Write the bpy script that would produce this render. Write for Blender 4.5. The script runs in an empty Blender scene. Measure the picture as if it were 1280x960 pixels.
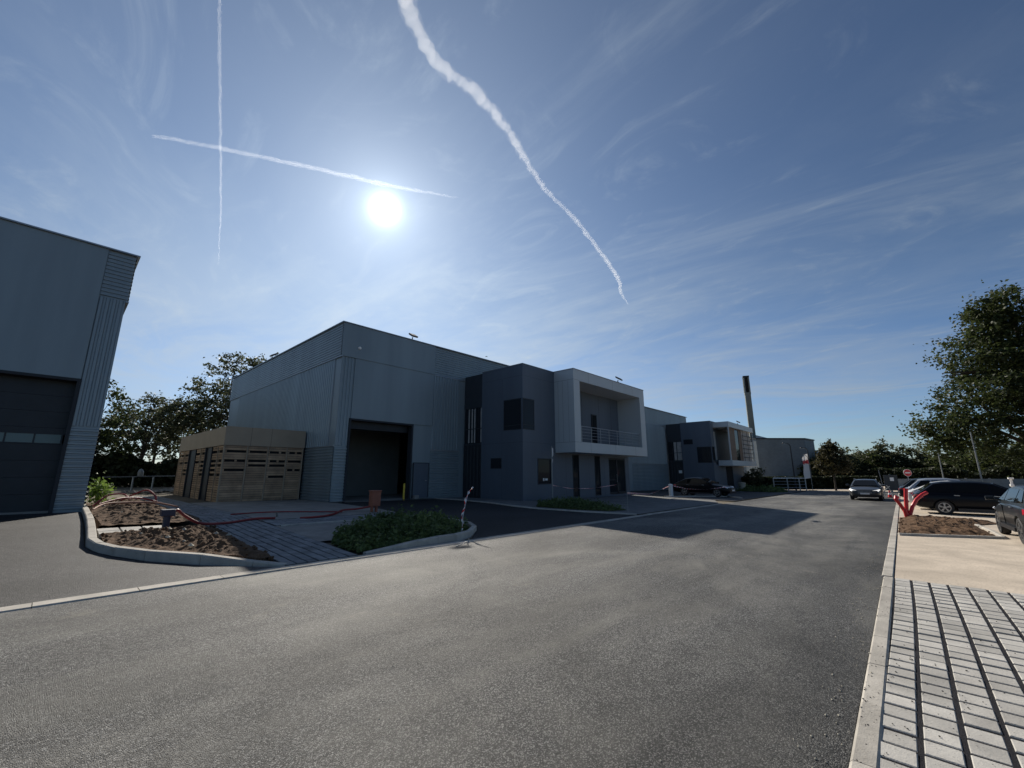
import bpy, bmesh, math, random
import numpy as np
from mathutils import Vector, Matrix, noise
R = math.radians
random.seed(7)
C = bpy.context.scene.collection
sc = bpy.context.scene

# ------------------------------------------------------------------ ground level
# x runs along the road, y across it towards the buildings
def zg(a, b):
    a = min(max(a, -12), 62)
    t = min(max((b - 3) / 12.8, 0), 1)
    return t * (-.0145 * (a - 18)) + (1 - t) * (-.27 - .004 * (a - 8))

# ------------------------------------------------------------------ materials
def newmat(name):
    m = bpy.data.materials.new(name); m.use_nodes = True
    nt = m.node_tree
    return m, nt, nt.nodes['Principled BSDF']

def N(nt, t, **kw):
    n = nt.nodes.new(t)
    for k, v in kw.items():
        if k in n.inputs: n.inputs[k].default_value = v
        else: setattr(n, k, v)
    return n

def mat(name, col, rough=.6, metal=0, var=.12, scale=3, bump=0, bscale=60, coat=0, spec=.5, streak=False):
    m, nt, p = newmat(name)
    p.inputs['Roughness'].default_value = rough
    p.inputs['Metallic'].default_value = metal
    p.inputs['Coat Weight'].default_value = coat
    p.inputs['Specular IOR Level'].default_value = spec
    tc = N(nt, 'ShaderNodeTexCoord')
    mp = N(nt, 'ShaderNodeMapping')
    if streak: mp.inputs['Scale'].default_value = (1, 1, .12)
    nt.links.new(tc.outputs['Object'], mp.inputs['Vector'])
    nz = N(nt, 'ShaderNodeTexNoise', Scale=scale, Detail=6, Roughness=.6)
    nt.links.new(mp.outputs[0], nz.inputs['Vector'])
    rp = N(nt, 'ShaderNodeValToRGB')
    lo = [max(0, c * (1 - var)) for c in col]; hi = [min(1, c * (1 + var)) for c in col]
    rp.color_ramp.elements[0].position = .3; rp.color_ramp.elements[0].color = (*lo, 1)
    rp.color_ramp.elements[1].position = .7; rp.color_ramp.elements[1].color = (*hi, 1)
    nt.links.new(nz.outputs['Fac'], rp.inputs['Fac'])
    nt.links.new(rp.outputs['Color'], p.inputs['Base Color'])
    if bump:
        nb = N(nt, 'ShaderNodeTexNoise', Scale=bscale, Detail=5, Roughness=.65)
        nt.links.new(tc.outputs['Object'], nb.inputs['Vector'])
        bp = N(nt, 'ShaderNodeBump', Strength=min(1, bump), Distance=.02)
        nt.links.new(nb.outputs['Fac'], bp.inputs['Height'])
        nt.links.new(bp.outputs['Normal'], p.inputs['Normal'])
    return m

def asphalt(name, base, grain, dust, dust_amt=.5, gscale=95, worn=False):
    m, nt, p = newmat(name)
    L = nt.links.new
    tc = N(nt, 'ShaderNodeTexCoord')
    vo = N(nt, 'ShaderNodeTexVoronoi', Scale=gscale); L(tc.outputs['Object'], vo.inputs['Vector'])
    vr = N(nt, 'ShaderNodeValToRGB')
    e = vr.color_ramp.elements
    e[0].position = .0; e[0].color = (*[c * .35 for c in base], 1)
    e[1].position = 1; e[1].color = (*grain, 1)
    e2 = vr.color_ramp.elements.new(.62); e2.color = (*base, 1)
    sep = N(nt, 'ShaderNodeSeparateColor'); L(vo.outputs['Color'], sep.inputs[0])
    L(sep.outputs[0], vr.inputs['Fac'])
    # tyre streaks along the road, dusty patches, darker patches
    mp = N(nt, 'ShaderNodeMapping'); mp.inputs['Scale'].default_value = (.16, 1.0, 1)
    L(tc.outputs['Object'], mp.inputs['Vector'])
    n1 = N(nt, 'ShaderNodeTexNoise', Scale=.9, Detail=7, Roughness=.62, Distortion=.6); L(mp.outputs[0], n1.inputs['Vector'])
    n2 = N(nt, 'ShaderNodeTexNoise', Scale=.42, Detail=8, Roughness=.65, Distortion=1.1); L(tc.outputs['Object'], n2.inputs['Vector'])
    mul = N(nt, 'ShaderNodeMath', operation='MULTIPLY'); L(n1.outputs['Fac'], mul.inputs[0]); L(n2.outputs['Fac'], mul.inputs[1])
    dr = N(nt, 'ShaderNodeValToRGB')
    dr.color_ramp.elements[0].position = .2; dr.color_ramp.elements[0].color = (0, 0, 0, 1)
    dr.color_ramp.elements[1].position = .46; dr.color_ramp.elements[1].color = (dust_amt,) * 3 + (1,)
    L(mul.outputs[0], dr.inputs['Fac'])
    mx = N(nt, 'ShaderNodeMix', data_type='RGBA'); L(dr.outputs['Color'], mx.inputs[0])
    L(vr.outputs['Color'], mx.inputs[6]); mx.inputs[7].default_value = (*dust, 1)
    mp3 = N(nt, 'ShaderNodeMapping'); mp3.inputs['Scale'].default_value = (.45, 1, 1); mp3.inputs['Rotation'].default_value = (0, 0, R(-14)); L(tc.outputs['Object'], mp3.inputs[0])
    n3 = N(nt, 'ShaderNodeTexNoise', Scale=.42, Detail=9, Roughness=.66, Distortion=.45); L(mp3.outputs[0], n3.inputs['Vector'])
    rr = N(nt, 'ShaderNodeMapRange'); rr.inputs[1].default_value = .35; rr.inputs[2].default_value = .65
    rr.inputs[3].default_value = .58; rr.inputs[4].default_value = 1.35
    L(n3.outputs['Fac'], rr.inputs[0])
    if worn:   # traffic has polished and dusted the middle; the strip along the right kerb stays clean and dark
        sx = N(nt, 'ShaderNodeSeparateXYZ'); L(tc.outputs['Object'], sx.inputs[0])
        wv = N(nt, 'ShaderNodeMath', operation='MULTIPLY_ADD'); L(n2.outputs['Fac'], wv.inputs[0]); wv.inputs[1].default_value = 2.4; L(sx.outputs['Y'], wv.inputs[2])
        wr = N(nt, 'ShaderNodeMapRange', interpolation_type='SMOOTHSTEP'); wr.inputs[1].default_value = 1.3; wr.inputs[2].default_value = 4.2; wr.inputs[3].default_value = .62; wr.inputs[4].default_value = 1.12
        L(wv.outputs[0], wr.inputs[0])
        mw = N(nt, 'ShaderNodeMath', operation='MULTIPLY'); L(rr.outputs[0], mw.inputs[0]); L(wr.outputs[0], mw.inputs[1]); rr = mw
        # pale dust spills
        n5 = N(nt, 'ShaderNodeTexNoise', Scale=.55, Detail=8, Roughness=.7, Distortion=1.6); L(tc.outputs['Object'], n5.inputs['Vector'])
        r5 = N(nt, 'ShaderNodeMapRange', interpolation_type='SMOOTHSTEP'); r5.inputs[1].default_value = .60; r5.inputs[2].default_value = .76; r5.inputs[4].default_value = .7
        L(n5.outputs['Fac'], r5.inputs[0])
        md = N(nt, 'ShaderNodeMix', data_type='RGBA'); L(r5.outputs[0], md.inputs[0]); L(mx.outputs[2], md.inputs[6]); md.inputs[7].default_value = (.25, .23, .19, 1); mx = md
    m2 = N(nt, 'ShaderNodeMix', data_type='RGBA', blend_type='MULTIPLY'); m2.inputs[0].default_value = 1
    L(mx.outputs[2], m2.inputs[6]); L(rr.outputs[0], m2.inputs[7])
    L(m2.outputs[2], p.inputs['Base Color'])
    p.inputs['Roughness'].default_value = .7
    p.inputs['Specular IOR Level'].default_value = .3
    bp = N(nt, 'ShaderNodeBump', Strength=.8, Distance=.008); L(vo.outputs['Distance'], bp.inputs['Height'])
    bp.invert = True
    n4 = N(nt, 'ShaderNodeTexNoise', Scale=3.2, Detail=4); L(tc.outputs['Object'], n4.inputs['Vector'])
    bp2 = N(nt, 'ShaderNodeBump', Strength=.25, Distance=.05); L(n4.outputs['Fac'], bp2.inputs['Height'])
    L(bp.outputs['Normal'], bp2.inputs['Normal'])
    L(bp2.outputs['Normal'], p.inputs['Normal'])
    return m

def speckled(name, col, spk, amt=.5, rough=.85, scale=3, sscale=70, bump=.5, cover=.62):
    m, nt, p = newmat(name)
    L = nt.links.new
    tc = N(nt, 'ShaderNodeTexCoord')
    n1 = N(nt, 'ShaderNodeTexNoise', Scale=scale, Detail=8, Roughness=.65, Distortion=.5); L(tc.outputs['Object'], n1.inputs['Vector'])
    r1 = N(nt, 'ShaderNodeValToRGB')
    r1.color_ramp.elements[0].position = .3; r1.color_ramp.elements[0].color = (*[c * .72 for c in col], 1)
    r1.color_ramp.elements[1].position = .7; r1.color_ramp.elements[1].color = (*[min(1, c * 1.18) for c in col], 1)
    L(n1.outputs['Fac'], r1.inputs['Fac'])
    n2 = N(nt, 'ShaderNodeTexNoise', Scale=sscale, Detail=3, Roughness=.7); L(tc.outputs['Object'], n2.inputs['Vector'])
    r2 = N(nt, 'ShaderNodeValToRGB')
    r2.color_ramp.elements[0].position = cover; r2.color_ramp.elements[0].color = (0, 0, 0, 1)
    r2.color_ramp.elements[1].position = cover + .06; r2.color_ramp.elements[1].color = (amt,) * 3 + (1,)
    L(n2.outputs['Fac'], r2.inputs['Fac'])
    mx = N(nt, 'ShaderNodeMix', data_type='RGBA'); L(r2.outputs['Color'], mx.inputs[0]); L(r1.outputs['Color'], mx.inputs[6])
    mx.inputs[7].default_value = (*spk, 1)
    L(mx.outputs[2], p.inputs['Base Color'])
    p.inputs['Roughness'].default_value = rough
    p.inputs['Specular IOR Level'].default_value = .25
    bp = N(nt, 'ShaderNodeBump', Strength=bump, Distance=.02); L(n2.outputs['Fac'], bp.inputs['Height'])
    L(bp.outputs['Normal'], p.inputs['Normal'])
    return m

def leafmat(name, c0, c1, trans=.35, rough=.55):
    m, nt, p = newmat(name)
    L = nt.links.new
    g = N(nt, 'ShaderNodeNewGeometry')
    tc = N(nt, 'ShaderNodeTexCoord')
    nz = N(nt, 'ShaderNodeTexNoise', Scale=.55, Detail=3); L(tc.outputs['Object'], nz.inputs['Vector'])
    ad = N(nt, 'ShaderNodeMath', operation='MULTIPLY_ADD'); L(g.outputs['Random Per Island'], ad.inputs[0])
    ad.inputs[1].default_value = .55; 
    sb = N(nt, 'ShaderNodeMath', operation='MULTIPLY_ADD'); L(nz.outputs['Fac'], sb.inputs[0]); sb.inputs[1].default_value = 1.3; sb.inputs[2].default_value = -.42
    L(sb.outputs[0], ad.inputs[2])
    rp = N(nt, 'ShaderNodeValToRGB')
    rp.color_ramp.elements[0].color = (*c0, 1); rp.color_ramp.elements[1].color = (*c1, 1)
    L(ad.outputs[0], rp.inputs['Fac']); L(rp.outputs['Color'], p.inputs['Base Color'])
    p.inputs['Roughness'].default_value = rough; p.inputs['Specular IOR Level'].default_value = .3
    tr = N(nt, 'ShaderNodeBsdfTranslucent'); L(rp.outputs['Color'], tr.inputs['Color'])
    ms = N(nt, 'ShaderNodeMixShader'); ms.inputs[0].default_value = trans
    L(p.outputs[0], ms.inputs[1]); L(tr.outputs[0], ms.inputs[2])
    L(ms.outputs[0], nt.nodes['Material Output'].inputs['Surface'])
    return m

def glassmat(name, col=(.020, .025, .031), rough=.03):
    m, nt, p = newmat(name)
    p.inputs['Base Color'].default_value = (*col, 1); p.inputs['Roughness'].default_value = rough
    p.inputs['Specular IOR Level'].default_value = .15
    return m

def paint(name, col, metal=.4, coat=.3):
    m, nt, p = newmat(name)
    L = nt.links.new
    tc = N(nt, 'ShaderNodeTexCoord')
    nz = N(nt, 'ShaderNodeTexNoise', Scale=1.6, Detail=6, Roughness=.7); L(tc.outputs['Object'], nz.inputs['Vector'])
    mr = N(nt, 'ShaderNodeMapRange'); mr.inputs[3].default_value = .2; mr.inputs[4].default_value = .42; L(nz.outputs['Fac'], mr.inputs[0])
    L(mr.outputs[0], p.inputs['Roughness'])
    p.inputs['Base Color'].default_value = (*col, 1); p.inputs['Metallic'].default_value = metal
    p.inputs['Coat Weight'].default_value = coat; p.inputs['Specular IOR Level'].default_value = coat; p.inputs['Coat Roughness'].default_value = .06
    return m

def vary(m, lo, hi):
    nt = m.node_tree; p = nt.nodes['Principled BSDF']; src = p.inputs['Base Color'].links[0].from_socket
    g = N(nt, 'ShaderNodeNewGeometry'); mr = N(nt, 'ShaderNodeMapRange'); mr.inputs[3].default_value = lo; mr.inputs[4].default_value = hi
    nt.links.new(g.outputs['Random Per Island'], mr.inputs[0])
    mx = N(nt, 'ShaderNodeMix', data_type='RGBA', blend_type='MULTIPLY'); mx.inputs[0].default_value = 1
    nt.links.new(src, mx.inputs[6]); nt.links.new(mr.outputs[0], mx.inputs[7]); nt.links.new(mx.outputs[2], p.inputs['Base Color'])
M = {}
M['road'] = asphalt('road_asphalt', (.056, .056, .0545), (.31, .305, .29), (.185, .178, .157), .95, 130, True)
M['drive'] = asphalt('driveway_asphalt', (.027, .027, .029), (.115, .115, .115), (.062, .059, .055), .4, 85)
M['newasph'] = asphalt('new_asphalt', (.030, .031, .034), (.07, .07, .072), (.045, .045, .045), .25, 85)
M['concrete'] = speckled('concrete_kerb', (.46, .43, .38), (.2, .18, .15), .5, .85, 2.5, 45, .3, .6)
M['paver'] = speckled('paver_concrete', (.48, .46, .42), (.10, .09, .08), .7, .85, 1.6, 55, .25, .63)
M['paver2'] = speckled('paver_weathered', (.27, .275, .28), (.1, .1, .1), .6, .85, 2.2, 40, .25, .66)
M['chip'] = speckled('joint_chippings', (.022, .021, .025), (.11, .105, .11), .6, .9, 6, 120, 1, .6)
M['sand'] = speckled('tan_stabilised_gravel', (.58, .495, .395), (.24, .19, .14), .45, .9, .8, 28, .35, .56)
M['slab'] = speckled('light_concrete_slab', (.30, .285, .26), (.17, .16, .15), .4, .85, 1.2, 22, .2, .58)
M['walk'] = speckled('grey_concrete_walk', (.19, .19, .185), (.12, .12, .12), .4, .85, 1.2, 30, .2, .58)
M['soil'] = speckled('dug_soil', (.125, .073, .041), (.27, .20, .125), .55, .95, 2.2, 26, 1, .6)
M['ground'] = speckled('bare_ground', (.16, .13, .10), (.10, .11, .05), .5, .95, .5, 12, .6, .5)
M['panel'] = mat('smooth_grey_panel', (.235, .285, .312), .42, .15, .13, .6, spec=.5, streak=True)
M['rib'] = mat('ribbed_grey_cladding', (.25, .30, .328), .4, .25, .13, .8, streak=True)
M['officewall'] = mat('office_grey_panel', (.10, .123, .155), .5, .1, .12, .6, streak=True)
M['lightpanel'] = mat('light_grey_composite', (.50, .535, .55), .45, .15, .05, .4, streak=True)
M['coping'] = mat('metal_coping', (.32, .35, .38), .4, .5, .06, 1)
M['joint'] = mat('panel_joint_dark', (.03, .034, .04), .8, 0, .1, 2)
M['dark'] = mat('dark_anthracite', (.022, .026, .032), .5, .2, .15, 2)
M['darkwall'] = mat('dark_recess_panel', (.035, .042, .052), .55, .1, .1, 2)
M['inside'] = mat('hall_interior', (.16, .17, .165), .8, 0, .15, .6)
M['roof'] = mat('roof_membrane', (.18, .18, .18), .8, 0, .2, .4)
M['glass'] = glassmat('dark_glass')
M['paleglass'] = glassmat('pale_door_glazing', (.16, .22, .22), .15)
M['carglass'] = glassmat('car_glass', (.008, .009, .01), .02)
M['curtain'] = mat('window_blind', (.42, .40, .38), .8, 0, .2, 3)
M['steel'] = mat('galvanised_steel', (.42, .44, .46), .35, .8, .1, 4)
M['polegrey'] = mat('grey_pole_paint', (.25, .26, .26), .5, .3, .1, 4)
M['wood'] = mat('larch_slats', (.42, .285, .18), .75, 0, .28, 2.2, .25, 30)
M['woodend'] = mat('larch_batten', (.36, .28, .20), .7, 0, .2, 3, .2, 30)
M['tanband'] = mat('tan_fascia', (.38, .30, .215), .65, 0, .08, 1)
M['brownpanel'] = mat('brown_wood_panel', (.16, .095, .055), .6, 0, .2, 3)
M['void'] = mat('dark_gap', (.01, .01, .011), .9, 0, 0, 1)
M['red'] = mat('red_conduit_plastic', (.62, .03, .035), .35, 0, .1, 6, .2, 20)
M['redhose'] = mat('red_hose_plastic', (.26, .028, .026), .45, 0, .25, 6)
M['orange'] = mat('orange_plastic', (.30, .10, .058), .55, 0, .15, 5)
M['oldpipe'] = mat('faded_pipe', (.30, .15, .10), .7, 0, .3, 8)
M['yellow'] = mat('yellow_paint', (.75, .5, .04), .5, 0, .1, 5)
M['white'] = mat('white_plastic', (.8, .79, .77), .5, 0, .05, 4)
M['redpaint'] = mat('red_sign_paint', (.6, .02, .025), .4, 0, .05, 4)
M['black'] = mat('black_rubber', (.018, .018, .019), .7, 0, .15, 8)
M['blackplas'] = mat('black_plastic', (.02, .02, .022), .45, 0, .1, 8)
M['alloy'] = mat('alloy_rim', (.45, .46, .47), .3, .9, .08, 6)
M['blue'] = mat('dark_blue_paint', (.025, .028, .055), .5, 0, .1, 5)
M['beige'] = mat('beige_stone', (.46, .42, .33), .8, 0, .15, 5, .3)
M['fence'] = speckled('concrete_fence', (.30, .30, .29), (.2, .2, .19), .4, .9, .8, 15, .3, .58)
M['whwall'] = mat('grey_warehouse_cladding', (.15, .185, .21), .6, .1, .12, .5)
M['tower'] = mat('tower_grey', (.18, .20, .185), .7, .1, .15, .6)
M['bark'] = mat('bark', (.075, .058, .042), .9, 0, .3, 6, .8, 25)
M['tail'] = mat('red_tail_lens', (.5, .02, .04), .15, 0, .1, 5, coat=1)
M['lens'] = mat('clear_lamp_lens', (.75, .77, .8), .08, .3, .05, 5, coat=1)
M['oak'] = leafmat('oak_leaves', (.020, .036, .013), (.078, .092, .030), .45)
M['darkleaf'] = leafmat('dark_leaves', (.042, .054, .032), (.115, .125, .065), .5)
M['copperleaf'] = leafmat('copper_green_leaves', (.035, .036, .018), (.09, .078, .034), .4)
M['shrub'] = leafmat('ground_cover_leaves', (.045, .075, .025), (.17, .225, .08), .35)
M['weed'] = leafmat('weed_leaves', (.10, .17, .03), (.25, .36, .08), .45)
M['hedge'] = leafmat('hedge_leaves', (.018, .026, .012), (.05, .062, .028), .35)

for k_, lo_, hi_ in (('paver', .78, 1.08), ('paver2', .75, 1.1), ('wood', .72, 1.15), ('concrete', .82, 1.08), ('beige', .6, 1.1)): vary(M[k_], lo_, hi_)
# warehouse cladding gets a courses pattern
_nt = M['white'].node_tree
def cloth(name, col):
    m, nt, p = newmat(name); p.inputs['Base Color'].default_value = (*col, 1); p.inputs['Roughness'].default_value = .7
    tr = N(nt, 'ShaderNodeBsdfTranslucent'); tr.inputs['Color'].default_value = (*col, 1)
    ms = N(nt, 'ShaderNodeMixShader'); ms.inputs[0].default_value = .5; nt.links.new(p.outputs[0], ms.inputs[1]); nt.links.new(tr.outputs[0], ms.inputs[2])
    nt.links.new(ms.outputs[0], nt.nodes['Material Output'].inputs['Surface']); return m
M['sail'] = cloth('white_banner_cloth', (.8, .79, .78))
def brickify(m, scale, c2):
    nt = m.node_tree; p = nt.nodes['Principled BSDF']
    bt = N(nt, 'ShaderNodeTexBrick', Scale=scale); bt.inputs['Mortar Size'].default_value = .02
    tc = N(nt, 'ShaderNodeTexCoord'); mp = N(nt, 'ShaderNodeMapping'); mp.inputs['Rotation'].default_value = (R(90), 0, 0)
    nt.links.new(tc.outputs['Object'], mp.inputs[0]); nt.links.new(mp.outputs[0], bt.inputs['Vector'])
    bt.inputs['Color1'].default_value = (1, 1, 1, 1); bt.inputs['Color2'].default_value = (.85, .85, .86, 1); bt.inputs['Mortar'].default_value = (*c2, 1)
    src = p.inputs['Base Color'].links[0].from_socket
    mx = N(nt, 'ShaderNodeMix', data_type='RGBA', blend_type='MULTIPLY'); mx.inputs[0].default_value = 1
    nt.links.new(src, mx.inputs[6]); nt.links.new(bt.outputs['Color'], mx.inputs[7]); nt.links.new(mx.outputs[2], p.inputs['Base Color'])
brickify(M['whwall'], 1.6, (.72, .72, .72))

# ------------------------------------------------------------------ object helpers
def props(o, label=None, cat=None, group=None, kind=None):
    if label: o['label'] = label
    if cat: o['category'] = cat
    if group: o['group'] = group
    if kind: o['kind'] = kind
    return o

def thing(name, label, cat, loc=(0, 0, 0), rz=0, group=None):
    o = bpy.data.objects.new(name, None); C.objects.link(o)
    o.location = loc; o.rotation_euler = (0, 0, rz); o.empty_display_size = .2
    return props(o, label, cat, group)

def copy_tree(o, parent=None):
    c = o.copy(); C.objects.link(c)
    if parent: c.parent = parent
    for ch in list(o.children): copy_tree(ch, c)
    return c

class MB:
    def __init__(s): s.v = []; s.f = []
    def add(s, vs, fs):
        k = len(s.v); s.v += [tuple(v) for v in vs]; s.f += [tuple(i + k for i in f) for f in fs]; return s
    def box(s, x0, x1, y0, y1, z0, z1):
        return s.add([(x0, y0, z0), (x1, y0, z0), (x1, y1, z0), (x0, y1, z0), (x0, y0, z1), (x1, y0, z1), (x1, y1, z1), (x0, y1, z1)],
                     [(3, 2, 1, 0), (4, 5, 6, 7), (0, 1, 5, 4), (1, 2, 6, 5), (2, 3, 7, 6), (3, 0, 4, 7)])
    def bar(s, p, q, w, h=None):
        h = h or w; p = Vector(p); q = Vector(q); d = (q - p).normalized()
        up = Vector((0, 0, 1)) if abs(d.z) < .95 else Vector((1, 0, 0))
        sx = d.cross(up).normalized() * w / 2; sy = sx.cross(d).normalized() * h / 2
        vs = [p - sx - sy, p + sx - sy, p + sx + sy, p - sx + sy, q - sx - sy, q + sx - sy, q + sx + sy, q - sx + sy]
        return s.add(vs, [(3, 2, 1, 0), (4, 5, 6, 7), (0, 1, 5, 4), (1, 2, 6, 5), (2, 3, 7, 6), (3, 0, 4, 7)])
    def tube(s, pts, r, n=8, caps=True):
        pts = [Vector(p) for p in pts]
        rs = r if isinstance(r, (list, tuple)) else [r] * len(pts)
        vs = []; fs = []; prev = None
        for i, p in enumerate(pts):
            d = (pts[min(i + 1, len(pts) - 1)] - pts[max(i - 1, 0)]).normalized()
            if prev is None:
                up = Vector((0, 0, 1)) if abs(d.z) < .9 else Vector((1, 0, 0))
                sx = d.cross(up).normalized()
            else:
                sx = (prev - d * prev.dot(d)).normalized()
            prev = sx; sy = d.cross(sx)
            for k in range(n):
                t = 2 * math.pi * k / n
                vs.append(p + (sx * math.cos(t) + sy * math.sin(t)) * rs[i])
        for i in range(len(pts) - 1):
            for k in range(n):
                fs.append((i * n + k, i * n + (k + 1) % n, (i + 1) * n + (k + 1) % n, (i + 1) * n + k))
        if caps:
            fs.append(tuple(range(n))[::-1]); fs.append(tuple((len(pts) - 1) * n + k for k in range(n)))
        return s.add(vs, fs)
    def lathe(s, prof, n=24, axis='z', o=(0, 0, 0)):
        vs = []; fs = []; m = len(prof)
        for k in range(n):
            t = 2 * math.pi * k / n; c, q = math.cos(t), math.sin(t)
            for r, h in prof:
                v = (r * c, r * q, h) if axis == 'z' else (r * c, h, r * q)
                vs.append((v[0] + o[0], v[1] + o[1], v[2] + o[2]))
        for k in range(n):
            for i in range(m - 1):
                fs.append((k * m + i, ((k + 1) % n) * m + i, ((k + 1) % n) * m + i + 1, k * m + i + 1))
        return s.add(vs, fs)
    def prism(s, pts, off):  # polygon (3d pts) pushed along off
        n = len(pts); pts = [Vector(p) for p in pts]; off = Vector(off)
        return s.add(pts + [p + off for p in pts], [tuple(range(n))[::-1], tuple(range(n, 2 * n))] + [(i, (i + 1) % n, n + (i + 1) % n, n + i) for i in range(n)])
    def mesh(s, name, smooth=False):
        me = bpy.data.meshes.new(name); me.from_pydata(s.v, [], s.f); me.update()
        bm = bmesh.new(); bm.from_mesh(me); bmesh.ops.recalc_face_normals(bm, faces=bm.faces); bm.to_mesh(me); bm.free()
        if smooth:
            me.shade_smooth()
            try: me.set_sharp_from_angle(angle=R(38))
            except Exception: pass
        return me
    def build(s, name, m, parent=None, smooth=False, bevel=0, world=False, label=None):
        if world and parent is not None:
            q = parent.matrix_world if parent.parent else Matrix.LocRotScale(parent.location, parent.rotation_euler, None)
            q = Matrix.LocRotScale(parent.location, parent.rotation_euler, None).inverted()
            s.v = [tuple(q @ Vector(v)) for v in s.v]
        o = bpy.data.objects.new(name, s.mesh(name, smooth)); C.objects.link(o)
        o.data.materials.append(M[m] if isinstance(m, str) else m)
        if parent: o.parent = parent
        if label: o['label'] = label
        if bevel:
            b = o.modifiers.new('bevel', 'BEVEL'); b.width = bevel; b.segments = 2; b.limit_method = 'ANGLE'; b.angle_limit = R(40)
        return o

def part(parent, name, m, fn, smooth=False, bevel=0, world=False, label=None):
    b = MB(); fn(b); return b.build(name, m, parent, smooth, bevel, world, label)

# ribbed sheet on a wall: p0,p1 plan points, n outward plan normal
def ribs(b, p0, p1, n, z0, z1, horiz=True, pitch=.12, depth=.035):
    p0 = Vector((*p0, 0)); p1 = Vector((*p1, 0)); n = Vector((*n, 0)); d = p1 - p0; L = d.length; d /= L
    prof = []
    span = (z1 - z0) if horiz else L
    k = max(1, round(span / pitch)); st = span / k
    for i in range(k):
        s = i * st
        prof += [(s, 0), (s + .12 * st, depth), (s + .55 * st, depth), (s + .70 * st, 0)]
    prof.append((span, 0))
    vs = []; fs = []
    for s, o in prof:
        if horiz:
            vs += [p0 + n * o + Vector((0, 0, z0 + s)), p1 + n * o + Vector((0, 0, z0 + s))]
        else:
            vs += [p0 + d * s + n * o + Vector((0, 0, z0)), p0 + d * s + n * o + Vector((0, 0, z1))]
    for i in range(len(prof) - 1):
        fs.append((2 * i, 2 * i + 1, 2 * i + 3, 2 * i + 2))
    # returns so the sheet has edges
    b.add(vs, fs)

def clip_poly_grid(poly, step_a, step_b):
    bm = bmesh.new()
    f = bm.faces.new([bm.verts.new((p[0], p[1], 0)) for p in poly])
    xs = [p[0] for p in poly]; ys = [p[1] for p in poly]
    x = math.floor(min(xs) / step_a) * step_a
    while x < max(xs):
        bmesh.ops.bisect_plane(bm, geom=bm.verts[:] + bm.edges[:] + bm.faces[:], plane_co=(x, 0, 0), plane_no=(1, 0, 0)); x += step_a
    y = math.floor(min(ys) / step_b) * step_b
    while y < max(ys):
        bmesh.ops.bisect_plane(bm, geom=bm.verts[:] + bm.edges[:] + bm.faces[:], plane_co=(0, y, 0), plane_no=(0, 1, 0)); y += step_b
    return bm

def sheet(name, poly, m, dz=0, kind='structure', step=(2, .8), label=None):
    bm = clip_poly_grid(poly, *step)
    for v in bm.verts: v.co.z = zg(v.co.x, v.co.y) + dz
    bmesh.ops.recalc_face_normals(bm, faces=bm.faces)
    for f in bm.faces:
        if f.normal.z < 0: f.normal_flip()
    me = bpy.data.meshes.new(name); bm.to_mesh(me); bm.free()
    o = bpy.data.objects.new(name, me); C.objects.link(o); me.materials.append(M[m])
    return props(o, label, None, None, kind)

def kerb(name, path, w, h, m='concrete', kind='structure', closed=False, stone=1.0, taper=None):
    # kerb stones along a path, tiny joints between stones
    pts = [Vector((p[0], p[1])) for p in path]
    if closed: pts.append(pts[0])
    acc = []
    for i in range(len(pts) - 1):
        d = pts[i + 1] - pts[i]; n = max(1, round(d.length / stone))
        for k in range(n): acc.append(pts[i] + d * k / n)
    acc.append(pts[-1]); H0 = h
    def nrm(i):
        a = acc[max(i - 1, 0)]; c = acc[min(i + 1, len(acc) - 1)]
        if closed and i in (0, len(acc) - 1): a = acc[-2]; c = acc[1]
        d = (c - a).normalized(); return Vector((-d.y, d.x))
    b = MB(); rnd = random.Random(len(path))
    for i in range(len(acc) - 1):
        p, q = acc[i], acc[i + 1]; g = (q - p).normalized() * .004
        n0, n1 = nrm(i) * w / 2, nrm(i + 1) * w / 2
        j = rnd.uniform(-.004, .004)
        e = .018
        vs = []
        for (P, nn) in ((p + g, n0), (q - g, n1)):
            z = zg(P.x, P.y); u = nn.normalized() * e; h = H0
            if taper: h = max(.02, H0 * min(1, (P - Vector(taper[:2])).length / taper[2]))
            for (o, zz) in ((nn, -.12), (nn, h - e), (nn - u, h), (-nn + u, h), (-nn, h - e), (-nn, -.12)):
                vs.append((P.x + o.x, P.y + o.y, z + zz + (j if zz > 0 else 0)))
        b.add(vs, [(k, (k + 1) % 6, 6 + (k + 1) % 6, 6 + k) for k in range(6)] + [(0, 1, 2, 3, 4, 5), (11, 10, 9, 8, 7, 6)])
    o = b.build(name, m); props(o, kind=kind); return o

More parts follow.
